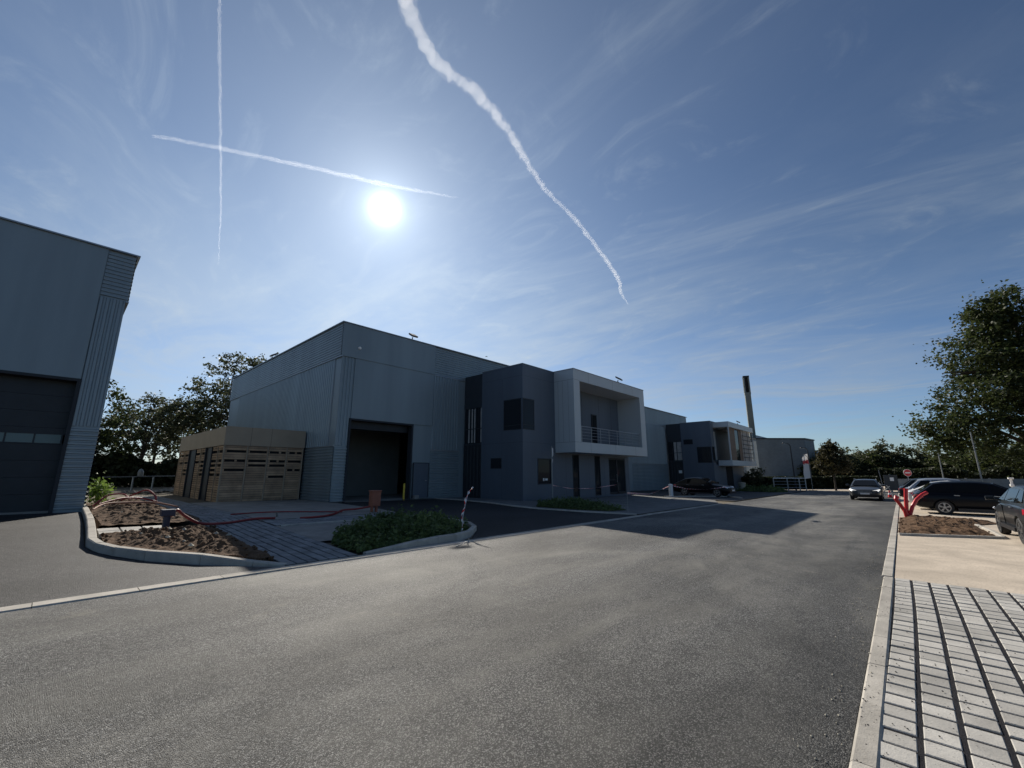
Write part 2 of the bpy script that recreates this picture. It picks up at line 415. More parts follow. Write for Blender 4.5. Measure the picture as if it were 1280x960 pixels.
def pavers(name, orig, da, db, na, nb, gap_a, gap_b, m, keep=None, h=.012, ang=0, wob=0):
    b = MB(); rnd = random.Random(na * 31 + nb)
    for i in range(na):
        for j in range(nb):
            x0 = orig[0] + i * da; y0 = orig[1] + j * db
            x0 += wob * math.sin(y0 * .7 + 1.3); y0 += wob * math.sin(x0 * .55)
            cx, cy = x0 + da / 2, y0 + db / 2
            if keep and not keep(cx, cy): continue
            x1 = x0 + da - gap_a; y1 = y0 + db - gap_b; e = .006
            jz = rnd.uniform(-.004, .004); tx = rnd.uniform(-.003, .003)
            z = lambda x, y, k: zg(x, y) + k + jz + tx * (x - cx) / da * 2
            vs = [(x0, y0, zg(x0, y0) - .03), (x1, y0, zg(x1, y0) - .03), (x1, y1, zg(x1, y1) - .03), (x0, y1, zg(x0, y1) - .03),
                  (x0, y0, z(x0, y0, h - e)), (x1, y0, z(x1, y0, h - e)), (x1, y1, z(x1, y1, h - e)), (x0, y1, z(x0, y1, h - e)),
                  (x0 + e, y0 + e, z(x0, y0, h)), (x1 - e, y0 + e, z(x1, y0, h)), (x1 - e, y1 - e, z(x1, y1, h)), (x0 + e, y1 - e, z(x0, y1, h))]
            b.add(vs, [(8, 9, 10, 11)] + [(k, (k + 1) % 4, 4 + (k + 1) % 4, 4 + k) for k in range(4)] + [(4 + k, 4 + (k + 1) % 4, 8 + (k + 1) % 4, 8 + k) for k in range(4)])
    o = b.build(name, m); return props(o, kind='structure')

def inside(poly, x, y):
    r = False; n = len(poly)
    for i in range(n):
        x0, y0 = poly[i]; x1, y1 = poly[(i + 1) % n]
        if (y0 > y) != (y1 > y) and x < (x1 - x0) * (y - y0) / (y1 - y0) + x0: r = not r
    return r
def edge_dist(poly, x, y):
    d = 1e9; n = len(poly); p = Vector((x, y))
    for i in range(n):
        a = Vector(poly[i]); c = Vector(poly[(i + 1) % n]); e = c - a
        t = max(0, min(1, (p - a).dot(e) / max(e.length_squared, 1e-9)))
        d = min(d, (p - a - e * t).length)
    return d

def mound(name, poly, h, m, label, step=.05, seed=0, fall=.6, base=.02, rough=.11, stuff='structure'):
    xs = [p[0] for p in poly]; ys = [p[1] for p in poly]
    nx = int((max(xs) - min(xs)) / step) + 2; ny = int((max(ys) - min(ys)) / step) + 2
    idx = {}; b = MB()
    def z(x, y):
        if not inside(poly, x, y): return zg(x, y) - .06
        d = min(1, edge_dist(poly, x, y) / fall)
        s = d * d * (3 - 2 * d)
        v = Vector((x, y, seed))
        k = noise.fractal(v * 1.1, 1, 2, 4) * .35 + 1
        c = noise.fractal(v * 4.5, .8, 2.1, 5) * rough + max(0, noise.noise(v * 9)) * rough * .9
        return zg(x, y) + base + s * (h * k) + c * (.25 + .75 * s)
    vs = []; fs = []
    for i in range(nx):
        for j in range(ny):
            x = min(xs) + i * step; y = min(ys) + j * step
            vs.append((x, y, z(x, y)))
    for i in range(nx - 1):
        for j in range(ny - 1):
            cx = min(xs) + (i + .5) * step; cy = min(ys) + (j + .5) * step
            if inside(poly, cx, cy): fs.append((i * ny + j, (i + 1) * ny + j, (i + 1) * ny + j + 1, i * ny + j + 1))
    used = sorted({k for f in fs for k in f}); mp = {k: n for n, k in enumerate(used)}
    b.add([vs[k] for k in used], [tuple(mp[k] for k in f) for f in fs])
    o = b.build(name, m, smooth=False); props(o, label=label, kind=stuff); return o, z

class Pieces:
    # collects boxes, each becomes a part of its own
    def __init__(s): s.b = []
    def box(s, *a): s.b.append(a)
def parts_each(root, name, m, fn):
    p = Pieces(); fn(p)
    for a in p.b: part(root, name, m, lambda b: b.box(*a), world=True)
# ------------------------------------------------------------------ leaves
def leaf_mesh(name, centres, size, rng, up=.25, elong=1.6, droop=0):
    n = len(centres); c = np.asarray(centres)
    d1 = rng.normal(size=(n, 3)); d1[:, 2] *= .7; d1[:, 2] -= droop; d1 /= np.linalg.norm(d1, axis=1)[:, None]
    nn = rng.normal(size=(n, 3)); nn[:, 2] += up * 3
    d2 = np.cross(nn, d1); d2 /= np.linalg.norm(d2, axis=1)[:, None] + 1e-9
    s = size * rng.uniform(.6, 1.35, size=(n, 1))
    fold = np.cross(d1, d2) * s * .18
    a = c - d1 * s * elong * .5; e = c + d1 * s * elong * .5
    l = c + d2 * s * .5 + fold; r = c - d2 * s * .5 + fold
    v = np.stack([a, r, e, l], 1).reshape(-1, 3)
    me = bpy.data.meshes.new(name)
    me.vertices.add(4 * n); me.vertices.foreach_set('co', v.ravel().astype(np.float32))
    me.loops.add(4 * n); me.loops.foreach_set('vertex_index', np.arange(4 * n, dtype=np.int32))
    me.polygons.add(n); me.polygons.foreach_set('loop_start', np.arange(0, 4 * n, 4, dtype=np.int32))
    me.update(calc_edges=True); me.validate()
    return me

def crown_points(blobs, nclump, per, spread, rng, shell=.55):
    # blobs: ellipsoids (x,y,z,rx,ry,rz); clumps biased to the outside of each
    vol = np.array([b[3] * b[4] * b[5] for b in blobs]) ** .6; vol /= vol.sum()
    pts = []; clumps = []
    for b, w in zip(blobs, vol):
        k = max(4, int(nclump * w))
        d = rng.normal(size=(k, 3)); d /= np.linalg.norm(d, axis=1)[:, None]
        rad = shell + (1 - shell) * rng.random(k) ** .7
        rad = np.where(rng.random(k) < .25, rng.random(k), rad)
        q = np.array(b[:3]) + d * rad[:, None] * np.array(b[3:])
        clumps.append(q)
    cl = np.concatenate(clumps)
    # twiggy clumps: stretched in a random direction
    m = len(cl)
    ax = rng.normal(size=(m, 3)); ax[:, 2] = abs(ax[:, 2]) * .5; ax /= np.linalg.norm(ax, axis=1)[:, None]
    sz = spread * rng.uniform(.5, 1.4, m)
    t = rng.normal(size=(m, per)); o = rng.normal(size=(m, per, 3)) * .42
    pts = cl[:, None, :] + ax[:, None, :] * (t * sz[:, None])[..., None] + o * sz[:, None, None]
    return pts.reshape(-1, 3), cl

def tree(name, label, loc, blobs, trunk_h, trunk_r, nclump, per, spread, leaf, m, seed, group=None, cat='tree', limbs=10, shell=.55, lean=(0, 0)):
    rng = np.random.default_rng(seed); rnd = random.Random(seed)
    t = thing(name, label, cat, loc, 0, group)
    pts, cl = crown_points(blobs, nclump, per, spread, rng, shell)
    pts = pts[pts[:, 2] > .25]
    me = leaf_mesh('crown', pts, leaf, rng)
    o = bpy.data.objects.new('crown', me); C.objects.link(o); me.materials.append(M[m]); o.parent = t
    b = MB()
    top = Vector((lean[0], lean[1], trunk_h))
    zmax = max(bb[2] + bb[5] * .5 for bb in blobs)
    mid = Vector((blobs[0][0] * .6 + lean[0] * .4, blobs[0][1] * .6 + lean[1] * .4, (trunk_h + zmax) / 2))
    b.tube([(0, 0, -.3), (top * .5)[:] if False else (lean[0] * .4, lean[1] * .4, trunk_h * .5), top, mid, (blobs[0][0], blobs[0][1], zmax)],
           [trunk_r * 1.35, trunk_r, trunk_r * .85, trunk_r * .5, trunk_r * .12], 9)
    for k in range(limbs):
        tgt = Vector(cl[rng.integers(len(cl))])
        f = rnd.random()
        st = top.lerp(mid, f) if f > .15 else top * .9
        if tgt.z < st.z - 1: tgt.z = st.z + rnd.random()
        md = st.lerp(tgt, .5) + Vector((rnd.uniform(-.5, .5), rnd.uniform(-.5, .5), rnd.uniform(0, .7))) * (tgt - st).length * .2
        b.tube([st, md, tgt], [trunk_r * .42, trunk_r * .24, trunk_r * .06], 6)
    b.build('trunk', 'bark', t, smooth=True)
    return t

# ================================================================== WORLD, SUN, CAMERA
SUN_EL, SUN_AZ = R(33.4), None
sd = Vector((.4753 * math.cos(SUN_EL), .8798 * math.cos(SUN_EL), math.sin(SUN_EL))).normalized()
w = bpy.data.worlds.new('World'); sc.world = w; w.use_nodes = True
nt = w.node_tree; L = nt.links.new
bg = nt.nodes['Background']; bg.inputs['Strength'].default_value = .1
sky = N(nt, 'ShaderNodeTexSky', sky_type='NISHITA'); sky.sun_disc = False
sky.sun_elevation = SUN_EL; sky.sun_rotation = math.atan2(sd.x, sd.y)
sky.altitude = 50; sky.air_density = 1.0; sky.dust_density = .25; sky.ozone_density = 2.2
tc = N(nt, 'ShaderNodeTexCoord')
# cirrus: noise on a flat layer high above (direction / height)
sp = N(nt, 'ShaderNodeSeparateXYZ'); L(tc.outputs['Generated'], sp.inputs[0])
zz = N(nt, 'ShaderNodeMath', operation='ADD'); L(sp.outputs['Z'], zz.inputs[0]); zz.inputs[1].default_value = .06
zm = N(nt, 'ShaderNodeMath', operation='MAXIMUM'); L(zz.outputs[0], zm.inputs[0]); zm.inputs[1].default_value = .03
dx = N(nt, 'ShaderNodeMath', operation='DIVIDE'); L(sp.outputs['X'], dx.inputs[0]); L(zm.outputs[0], dx.inputs[1])
dy = N(nt, 'ShaderNodeMath', operation='DIVIDE'); L(sp.outputs['Y'], dy.inputs[0]); L(zm.outputs[0], dy.inputs[1])
cb = N(nt, 'ShaderNodeCombineXYZ'); L(dx.outputs[0], cb.inputs[0]); L(dy.outputs[0], cb.inputs[1])
def cirrus(rot, scl, nscale, lo, hi, amt, dist=1.2, seed=0.):
    mp = N(nt, 'ShaderNodeMapping'); mp.inputs['Rotation'].default_value = (0, 0, R(rot)); mp.inputs['Scale'].default_value = scl
    mp.inputs['Location'].default_value = (seed, seed * .7, 0)
    L(cb.outputs[0], mp.inputs[0])
    nz = N(nt, 'ShaderNodeTexNoise', Scale=nscale, Detail=9, Roughness=.62, Distortion=dist); L(mp.outputs[0], nz.inputs['Vector'])
    mr = N(nt, 'ShaderNodeMapRange', interpolation_type='SMOOTHSTEP'); mr.inputs[1].default_value = lo; mr.inputs[2].default_value = hi; mr.inputs[4].default_value = amt
    L(nz.outputs['Fac'], mr.inputs[0]); return mr.outputs[0]
c1 = cirrus(-42, (1, .42, 1), 1.2, .47, .85, .45)
c2 = cirrus(-60, (1, .6, 1), .5, .43, .80, .30, .6, 3.1)
c3 = cirrus(-28, (1, .55, 1), 3.2, .50, .85, .26, 2.2, 7.7)
s1 = N(nt, 'ShaderNodeMath', operation='ADD'); L(c1, s1.inputs[0]); L(c2, s1.inputs[1])
s2 = N(nt, 'ShaderNodeMath', operation='ADD', use_clamp=True); L(s1.outputs[0], s2.inputs[0]); L(c3, s2.inputs[1])
# sun: angle to the sun -> disc and aureole
nv = N(nt, 'ShaderNodeVectorMath', operation='NORMALIZE'); L(tc.outputs['Generated'], nv.inputs[0])
dt = N(nt, 'ShaderNodeVectorMath', operation='DOT_PRODUCT'); L(nv.outputs[0], dt.inputs[0]); dt.inputs[1].default_value = sd
ac = N(nt, 'ShaderNodeMath', operation='ARCCOSINE', use_clamp=False); L(dt.outputs['Value'], ac.inputs[0])
def glow(scale, power, amp):  # amp / (1 + (ang/scale)^power)
    d = N(nt, 'ShaderNodeMath', operation='DIVIDE'); L(ac.outputs[0], d.inputs[0]); d.inputs[1].default_value = scale
    p = N(nt, 'ShaderNodeMath', operation='POWER'); L(d.outputs[0], p.inputs[0]); p.inputs[1].default_value = power
    a = N(nt, 'ShaderNodeMath', operation='ADD'); L(p.outputs[0], a.inputs[0]); a.inputs[1].default_value = 1
    o = N(nt, 'ShaderNodeMath', operation='DIVIDE'); o.inputs[0].default_value = amp; L(a.outputs[0], o.inputs[1]); return o.outputs[0]
g1 = glow(R(1.2), 4, 22); g2 = glow(R(4.2), 2.2, 2.5); g3 = glow(R(32), 2.6, 1.25)
vz = N(nt, 'ShaderNodeMapRange', interpolation_type='SMOOTHSTEP'); vz.inputs[1].default_value = .62; vz.inputs[2].default_value = .12; L(sp.outputs['Z'], vz.inputs[0])
vg = glow(R(44), 3.5, .75)
vm = N(nt, 'ShaderNodeMath', operation='MULTIPLY'); L(vz.outputs[0], vm.inputs[0]); L(vg, vm.inputs[1])
vn = cirrus(-42, (1, .5, 1), 1.7, .30, .66, 1.0, 1.0, 11.3)
vn2 = N(nt, 'ShaderNodeMath', operation='MULTIPLY_ADD'); L(vn, vn2.inputs[0]); vn2.inputs[1].default_value = .6; vn2.inputs[2].default_value = .4
vf = N(nt, 'ShaderNodeMath', operation='MULTIPLY'); L(vm.outputs[0], vf.inputs[0]); L(vn2.outputs[0], vf.inputs[1])
s3 = N(nt, 'ShaderNodeMath', operation='ADD', use_clamp=True); L(s2.outputs[0], s3.inputs[0]); L(vf.outputs[0], s3.inputs[1])
# cloud brightness = white * (base + aureole)
cbr = N(nt, 'ShaderNodeMath', operation='MULTIPLY_ADD'); L(g3, cbr.inputs[0]); cbr.inputs[1].default_value = 2.3; cbr.inputs[2].default_value = 2.5
cw = N(nt, 'ShaderNodeVectorMath', operation='SCALE'); cw.inputs[0].default_value = (.86, 1.0, 1.14); L(cbr.outputs[0], cw.inputs['Scale'])
tint = N(nt, 'ShaderNodeMix', data_type='RGBA', blend_type='MULTIPLY'); tint.inputs[0].default_value = 1
SKY_TINT = (.262, .298, .315)
tint.inputs[7].default_value = (*SKY_TINT, 1)
gam = N(nt, 'ShaderNodeGamma', Gamma=1.3); L(sky.outputs[0], gam.inputs[0]); 
hzr = N(nt, 'ShaderNodeMapRange', interpolation_type='SMOOTHSTEP'); hzr.inputs[1].default_value = 0; hzr.inputs[2].default_value = .42; L(sp.outputs['Z'], hzr.inputs[0])
hzc = N(nt, 'ShaderNodeMix', data_type='RGBA'); L(hzr.outputs[0], hzc.inputs[0]); hzc.inputs[6].default_value = (.92, .97, 1.20, 1); hzc.inputs[7].default_value = (1, 1, 1, 1)
hzm = N(nt, 'ShaderNodeMix', data_type='RGBA', blend_type='MULTIPLY'); hzm.inputs[0].default_value = 1
L(gam.outputs[0], hzm.inputs[6]); L(hzc.outputs[2], hzm.inputs[7]); L(hzm.outputs[2], tint.inputs[6])
mixc = N(nt, 'ShaderNodeMix', data_type='RGBA'); L(s3.outputs[0], mixc.inputs[0]); L(tint.outputs[2], mixc.inputs[6]); L(cw.outputs[0], mixc.inputs[7])
ga = N(nt, 'ShaderNodeMath', operation='ADD'); L(g1, ga.inputs[0]); L(g2, ga.inputs[1])
gb = N(nt, 'ShaderNodeMath', operation='ADD'); L(ga.outputs[0], gb.inputs[0]); L(g3, gb.inputs[1])
gc = N(nt, 'ShaderNodeVectorMath', operation='SCALE'); gc.inputs[0].default_value = (.86, 1.0, 1.10); L(gb.outputs[0], gc.inputs['Scale'])
addg = N(nt, 'ShaderNodeVectorMath', operation='ADD'); L(mixc.outputs[2], addg.inputs[0]); L(gc.outputs[0], addg.inputs[1])
L(addg.outputs[0], bg.inputs['Color'])
w.cycles.sampling_method = 'AUTOMATIC'

sun = bpy.data.lights.new('sun', 'SUN'); sun.energy = 4.2; sun.angle = R(.55); sun.color = (1, .93, .82)
so = bpy.data.objects.new('sun', sun); C.objects.link(so); so.rotation_euler = sd.to_track_quat('Z', 'Y').to_euler()

cam = bpy.data.cameras.new('camera'); co = bpy.data.objects.new('camera', cam); C.objects.link(co)
TH, PITCH, F = R(42.6), math.atan(110 / 518), 518 / 1280
fw = Vector((math.cos(TH) * math.cos(PITCH), math.sin(TH) * math.cos(PITCH), math.sin(PITCH)))
co.location = (0, 0, 1.6); co.rotation_euler = fw.to_track_quat('-Z', 'Y').to_euler()
cam.sensor_width = 36; cam.lens = 36 * F; cam.clip_end = 20000; cam.clip_start = .05
sc.camera = co

# ================================================================== GROUND
bm = bmesh.new()
ax = [-900, -300, -100, -40, -20, -12] + list(range(-10, 63, 2)) + [70, 90, 130, 250, 500, 1200]
by = [-900, -300, -100, -40, -15, -5, 0, 3] + [3 + 12.8 * k / 10 for k in range(1, 11)] + [18, 21, 30, 45, 70, 120, 300, 1000]
g = [[bm.verts.new((a, b, zg(a, b) - .05)) for b in by] for a in ax]
for i in range(len(ax) - 1):
    for j in range(len(by) - 1): bm.faces.new((g[i][j], g[i + 1][j], g[i + 1][j + 1], g[i][j + 1]))
me = bpy.data.meshes.new('ground'); bm.to_mesh(me); bm.free(); me.materials.append(M['ground'])
go = bpy.data.objects.new('ground', me); C.objects.link(go); props(go, kind='structure')

sheet('road', [(-14, .52), (62, .52), (62, 8.10), (-14, 8.10)], 'road')
sheet('side_road', [(-14, 8.38), (2.95, 8.38), (2.05, 9.3), (1.4, 10.2), (.85, 11.5), (.68, 12.4), (.8, 17.5), (.9, 21.1), (-14, 21.1)], 'drive')
sheet('driveway', [(7.6, 8.38), (16.9, 8.38), (15.9, 10.3), (15.2, 12.3), (15.1, 14.0), (15.9, 19.0), (15.7, 20.6), (9.7, 20.6), (9.3, 15.2), (9.3, 10)], 'newasph')
sheet('loading_slab', [(4.55, 14.6), (9.25, 14.6), (9.65, 20.6), (9.55, 24.5), (5.2, 24.5), (4.55, 24.5)], 'slab')
sheet('hall_threshold', [(9.6, 20.65), (15.8, 20.65), (15.8, 21.15), (9.6, 21.15)], 'walk', .03)
sheet('office_walk', [(17.1, 8.42), (27.5, 8.42), (30.2, 9.4), (30.6, 13.6), (31.5, 15.7), (18.2, 15.7), (18.0, 21.0), (15.95, 21.0), (16.1, 19.0), (15.35, 14.0), (15.4, 12.4), (16.1, 10.4)], 'walk', .03)
sheet('parking_court', [(30.9, 8.42), (62, 8.42), (62, 21.0), (32.5, 21.0), (31.6, 15), (30.9, 13)], 'drive')
sheet('far_yard', [(62.01, -4), (95, -4), (95, 24), (62.01, 24)], 'sand')
sheet('parking_area', [(10.62, .36), (59.5, .36), (59.5, -24), (10.62, -24)], 'sand')
sheet('paver_bed', [(1.5, .36), (10.6, .36), (10.6, -9), (1.5, -9)], 'chip')
pavers('paver_field', (1.5, -8.585), .228, .2245, 40, 40, .034, .034, 'paver', wob=.02, h=.009)
sheet('paver_path_bed', [(3.1, 8.4), (4.5, 8.4), (4.55, 33), (3.15, 33)], 'chip')
pavers('paver_path', (3.12, 8.42), .2, .235, 7, 105, .032, .012, 'paver2', wob=.012)
sheet('cross_path_bed', [(4.54, 13.25), (9.28, 13.25), (9.28, 14.58), (4.54, 14.58)], 'chip')
pavers('cross_path', (4.56, 13.27), .235, .2, 20, 6, .012, .03, 'paver2')
sheet('planting_slab', [(4.52, 10.3), (7.6, 10.3), (7.6, 13.23), (4.52, 13.23)], 'slab', .0)
pavers('paver_strip', (.95, 13.6), .42, .5, 3, 2, .03, .03, 'paver', h=.05)

# kerbs
kerb('road_edge_band', [(-14, 8.24), (17.2, 8.24)], .27, .012)
kerb('road_edge_band', [(17.3, 8.24), (27.4, 8.24)], .22, .02)
kerb('right_kerb', [(-2, .44), (10.6, .44)], .15, .02)
kerb('right_kerb', [(10.7, .46), (59, .46)], .17, .012)
kerb('island_kerb', [(1.05, 25.2), (1.0, 21.5), (.93, 17.5), (.84, 14.2), (.78, 12.5), (.86, 11.8), (1.08, 11.1), (1.45, 10.4), (2.1, 9.5), (2.75, 8.85), (3.15, 8.48)], .15, .15, stone=.9, taper=(3.2, 8.45, 1.5))
kerb('island_kerb', [(4.7, 8.52), (6.0, 8.55), (7.2, 8.62), (7.9, 8.85), (8.6, 9.4), (9.0, 10.1), (9.08, 10.8), (8.9, 11.6), (8.3, 12.2)], .14, .14, stone=.8, taper=(4.6, 8.5, 1.6))
kerb('slab_kerb', [(4.6, 13.1), (8.6, 13.1)], .1, .04)
kerb('walk_kerb', [(16.95, 8.45), (16.0, 10.35), (15.3, 12.35), (15.23, 14.0), (16.0, 19.0), (15.85, 20.9)], .15, .05)
kerb('soil_kerb', [(18.0, .34), (18.3, -.35), (18.75, -1.2), (19.15, -1.95)], .12, .07)
kerb('soil_kerb', [(19.25, -1.95), (21.2, -1.9), (23.2, -1.75)], .12, .07)
kerb('court_kerb', [(31.0, 13.2), (34.2, 12.0), (36.2, 10.3), (34.9, 9.0)], .15, .08)

# soil and planting
soilA = [(1.0, 13.5), (.92, 12.6), (1.0, 11.9), (1.25, 11.2), (1.6, 10.5), (2.2, 9.7), (2.85, 9.0), (3.06, 8.8), (3.08, 10), (3.1, 13.4)]
mound('soil_heap', soilA, .11, 'soil', 'long heap of dug brown soil behind the curved kerb', seed=1.3, fall=.7, step=.035, base=.08, rough=.10)
soilB = [(1.1, 24.8), (1.06, 21.5), (1.02, 17.5), (.98, 14.65), (3.08, 14.65), (3.1, 20), (3.1, 24.8)]
mound('soil_heap', soilB, .15, 'soil', 'flatter heap of brown soil between the path and the left hall', seed=4.1, fall=.8, step=.06, base=.10, rough=.10)
soilC = [(18.05, .34), (18.85, -1.1), (19.25, -1.85), (23.2, -1.7), (24.8, -2.6), (25.6, .0), (24.9, .34)]
mound('soil_bed', soilC, .1, 'soil', 'flat bed of brown soil beside the parked black estate car', seed=8.4, fall=.5, step=.06, base=.03, rough=.07)

def ground_cover(name, poly, h, n, leaf, label, m='shrub', seed=3, fall=.7):
    rng = np.random.default_rng(seed); xs = [p[0] for p in poly]; ys = [p[1] for p in poly]; pts = []
    while len(pts) < n:
        x, y = rng.uniform(min(xs), max(xs)), rng.uniform(min(ys), max(ys))
        if not inside(poly, x, y): continue
        d = min(1, edge_dist(poly, x, y) / fall)
        k = (.18 + .82 * d) * (.62 + .85 * noise.fractal(Vector((x * 2.0, y * 2.0, seed)), .8, 2.1, 4)) * h
        z = zg(x, y) + max(.05, k) * rng.random() ** .6 + (rng.random() ** 14) * h * .8
        pts.append((x, y, z))
    me = leaf_mesh(name, pts, leaf, rng, up=.1, elong=2.2)
    o = bpy.data.objects.new(name, me); C.objects.link(o); me.materials.append(M[m]); return props(o, label=label, kind='stuff')
bedA = [(4.62, 8.66), (6.0, 8.66), (7.1, 8.74), (7.8, 8.95), (8.45, 9.45), (8.85, 10.1), (8.92, 10.8), (8.7, 11.5), (8.1, 12.4), (7.0, 12.6), (6.0, 11.6), (5.0, 10.6), (4.6, 9.8)]
sheet('planting_soil', bedA, 'soil', .02)
ground_cover('ground_cover', bedA, .34, 24000, .052, 'dense green ground cover on the kerbed island beside the paver path')
bedB = [(15.75, 12.9), (16.2, 11.2), (17.0, 9.8), (18.2, 9.6), (19.6, 12.0), (20.6, 14.2), (17.5, 14.2)]
sheet('planting_soil', bedB, 'soil', .05)
ground_cover('ground_cover', bedB, .30, 9000, .06, 'low green ground cover in front of the grey office block', seed=5, fall=.9)
bedC = [(50.5, 10.2), (53.5, 9.2), (55.5, 10.5), (56, 13.2), (52.5, 14)]
ground_cover('ground_cover', bedC, .5, 2500, .13, 'low green planting by the far office block beside the beige bin', seed=6)

# loose stones on the soil
rs = random.Random(5)
def stone(b, x, y, z, r):
    vs = []; 
    for k in range(6):
        t = k / 6 * 2 * math.pi; q = r * rs.uniform(.7, 1.2); vs.append((x + q * math.cos(t), y + q * math.sin(t), z + rs.uniform(-.1, .1) * r))
    vs += [(x + rs.uniform(-.2, .2) * r, y, z + r * .7), (x, y, z - r * .7)]
    b.add(vs, [(k, (k + 1) % 6, 6) for k in range(6)] + [((k + 1) % 6, k, 7) for k in range(6)])
b = MB()
for k in range(26):
    x, y = rs.uniform(1.2, 2.9), rs.choice([rs.uniform(9.8, 13.2), rs.uniform(15, 23)])
    if inside(soilA, x, y) or inside(soilB, x, y): stone(b, x, y, zg(x, y) + .2, rs.uniform(.03, .085))
o = b.build('rubble', 'beige'); props(o, 'pale stones strewn over the brown soil heaps', kind='stuff')
b = MB()
for k in range(420):
    if k < 260:
        x, y = rs.uniform(.95, 3.3), rs.choice([rs.uniform(8.7, 13.4), rs.uniform(14.7, 24)])
        if not (inside(soilA, x, y) or inside(soilB, x, y) ): continue
        e = min(1, max(edge_dist(soilA, x, y) if inside(soilA, x, y) else 0, edge_dist(soilB, x, y) if inside(soilB, x, y) else 0) / .7); zz_ = .10 + .13 * e
        if e == 0: zz_ = .02
    else:
        x, y = rs.uniform(18.1, 25), rs.uniform(-1.8, .4)
        if not inside(soilC, x, y): continue
        zz_ = .07
    stone(b, x, y, zg(x, y) + zz_, rs.uniform(.015, .06))
o = b.build('soil_clods', 'soil'); props(o, 'loose clods of earth on and beside the soil heaps', kind='stuff')
b = MB()
for k in range(900):
    x = 2 + rs.random() ** 1.4 * 8.5; y = .5 - rs.random() ** 1.6 * 4
    stone(b, x, y, zg(x, y) + .016 + (.006 if y > .36 else 0), rs.uniform(.003, .009))
o = b.build('gravel', 'chip'); props(o, 'dark chippings scattered over the paver field and kerb', kind='stuff')
# loose gravel and chippings on the road edge
b = MB()
for k in range(500):
    x, y = rs.uniform(1.5, 14), rs.choice([rs.gauss(.66, .1), rs.uniform(.5, 8)])
    if k < 170 or y < .9: stone(b, x, max(y, .2), zg(x, y) + (.006 if y > .53 else .022), rs.uniform(.004, .011))
o = b.build('gravel', 'beige'); props(o, 'loose chippings scattered along the road edge', kind='stuff')

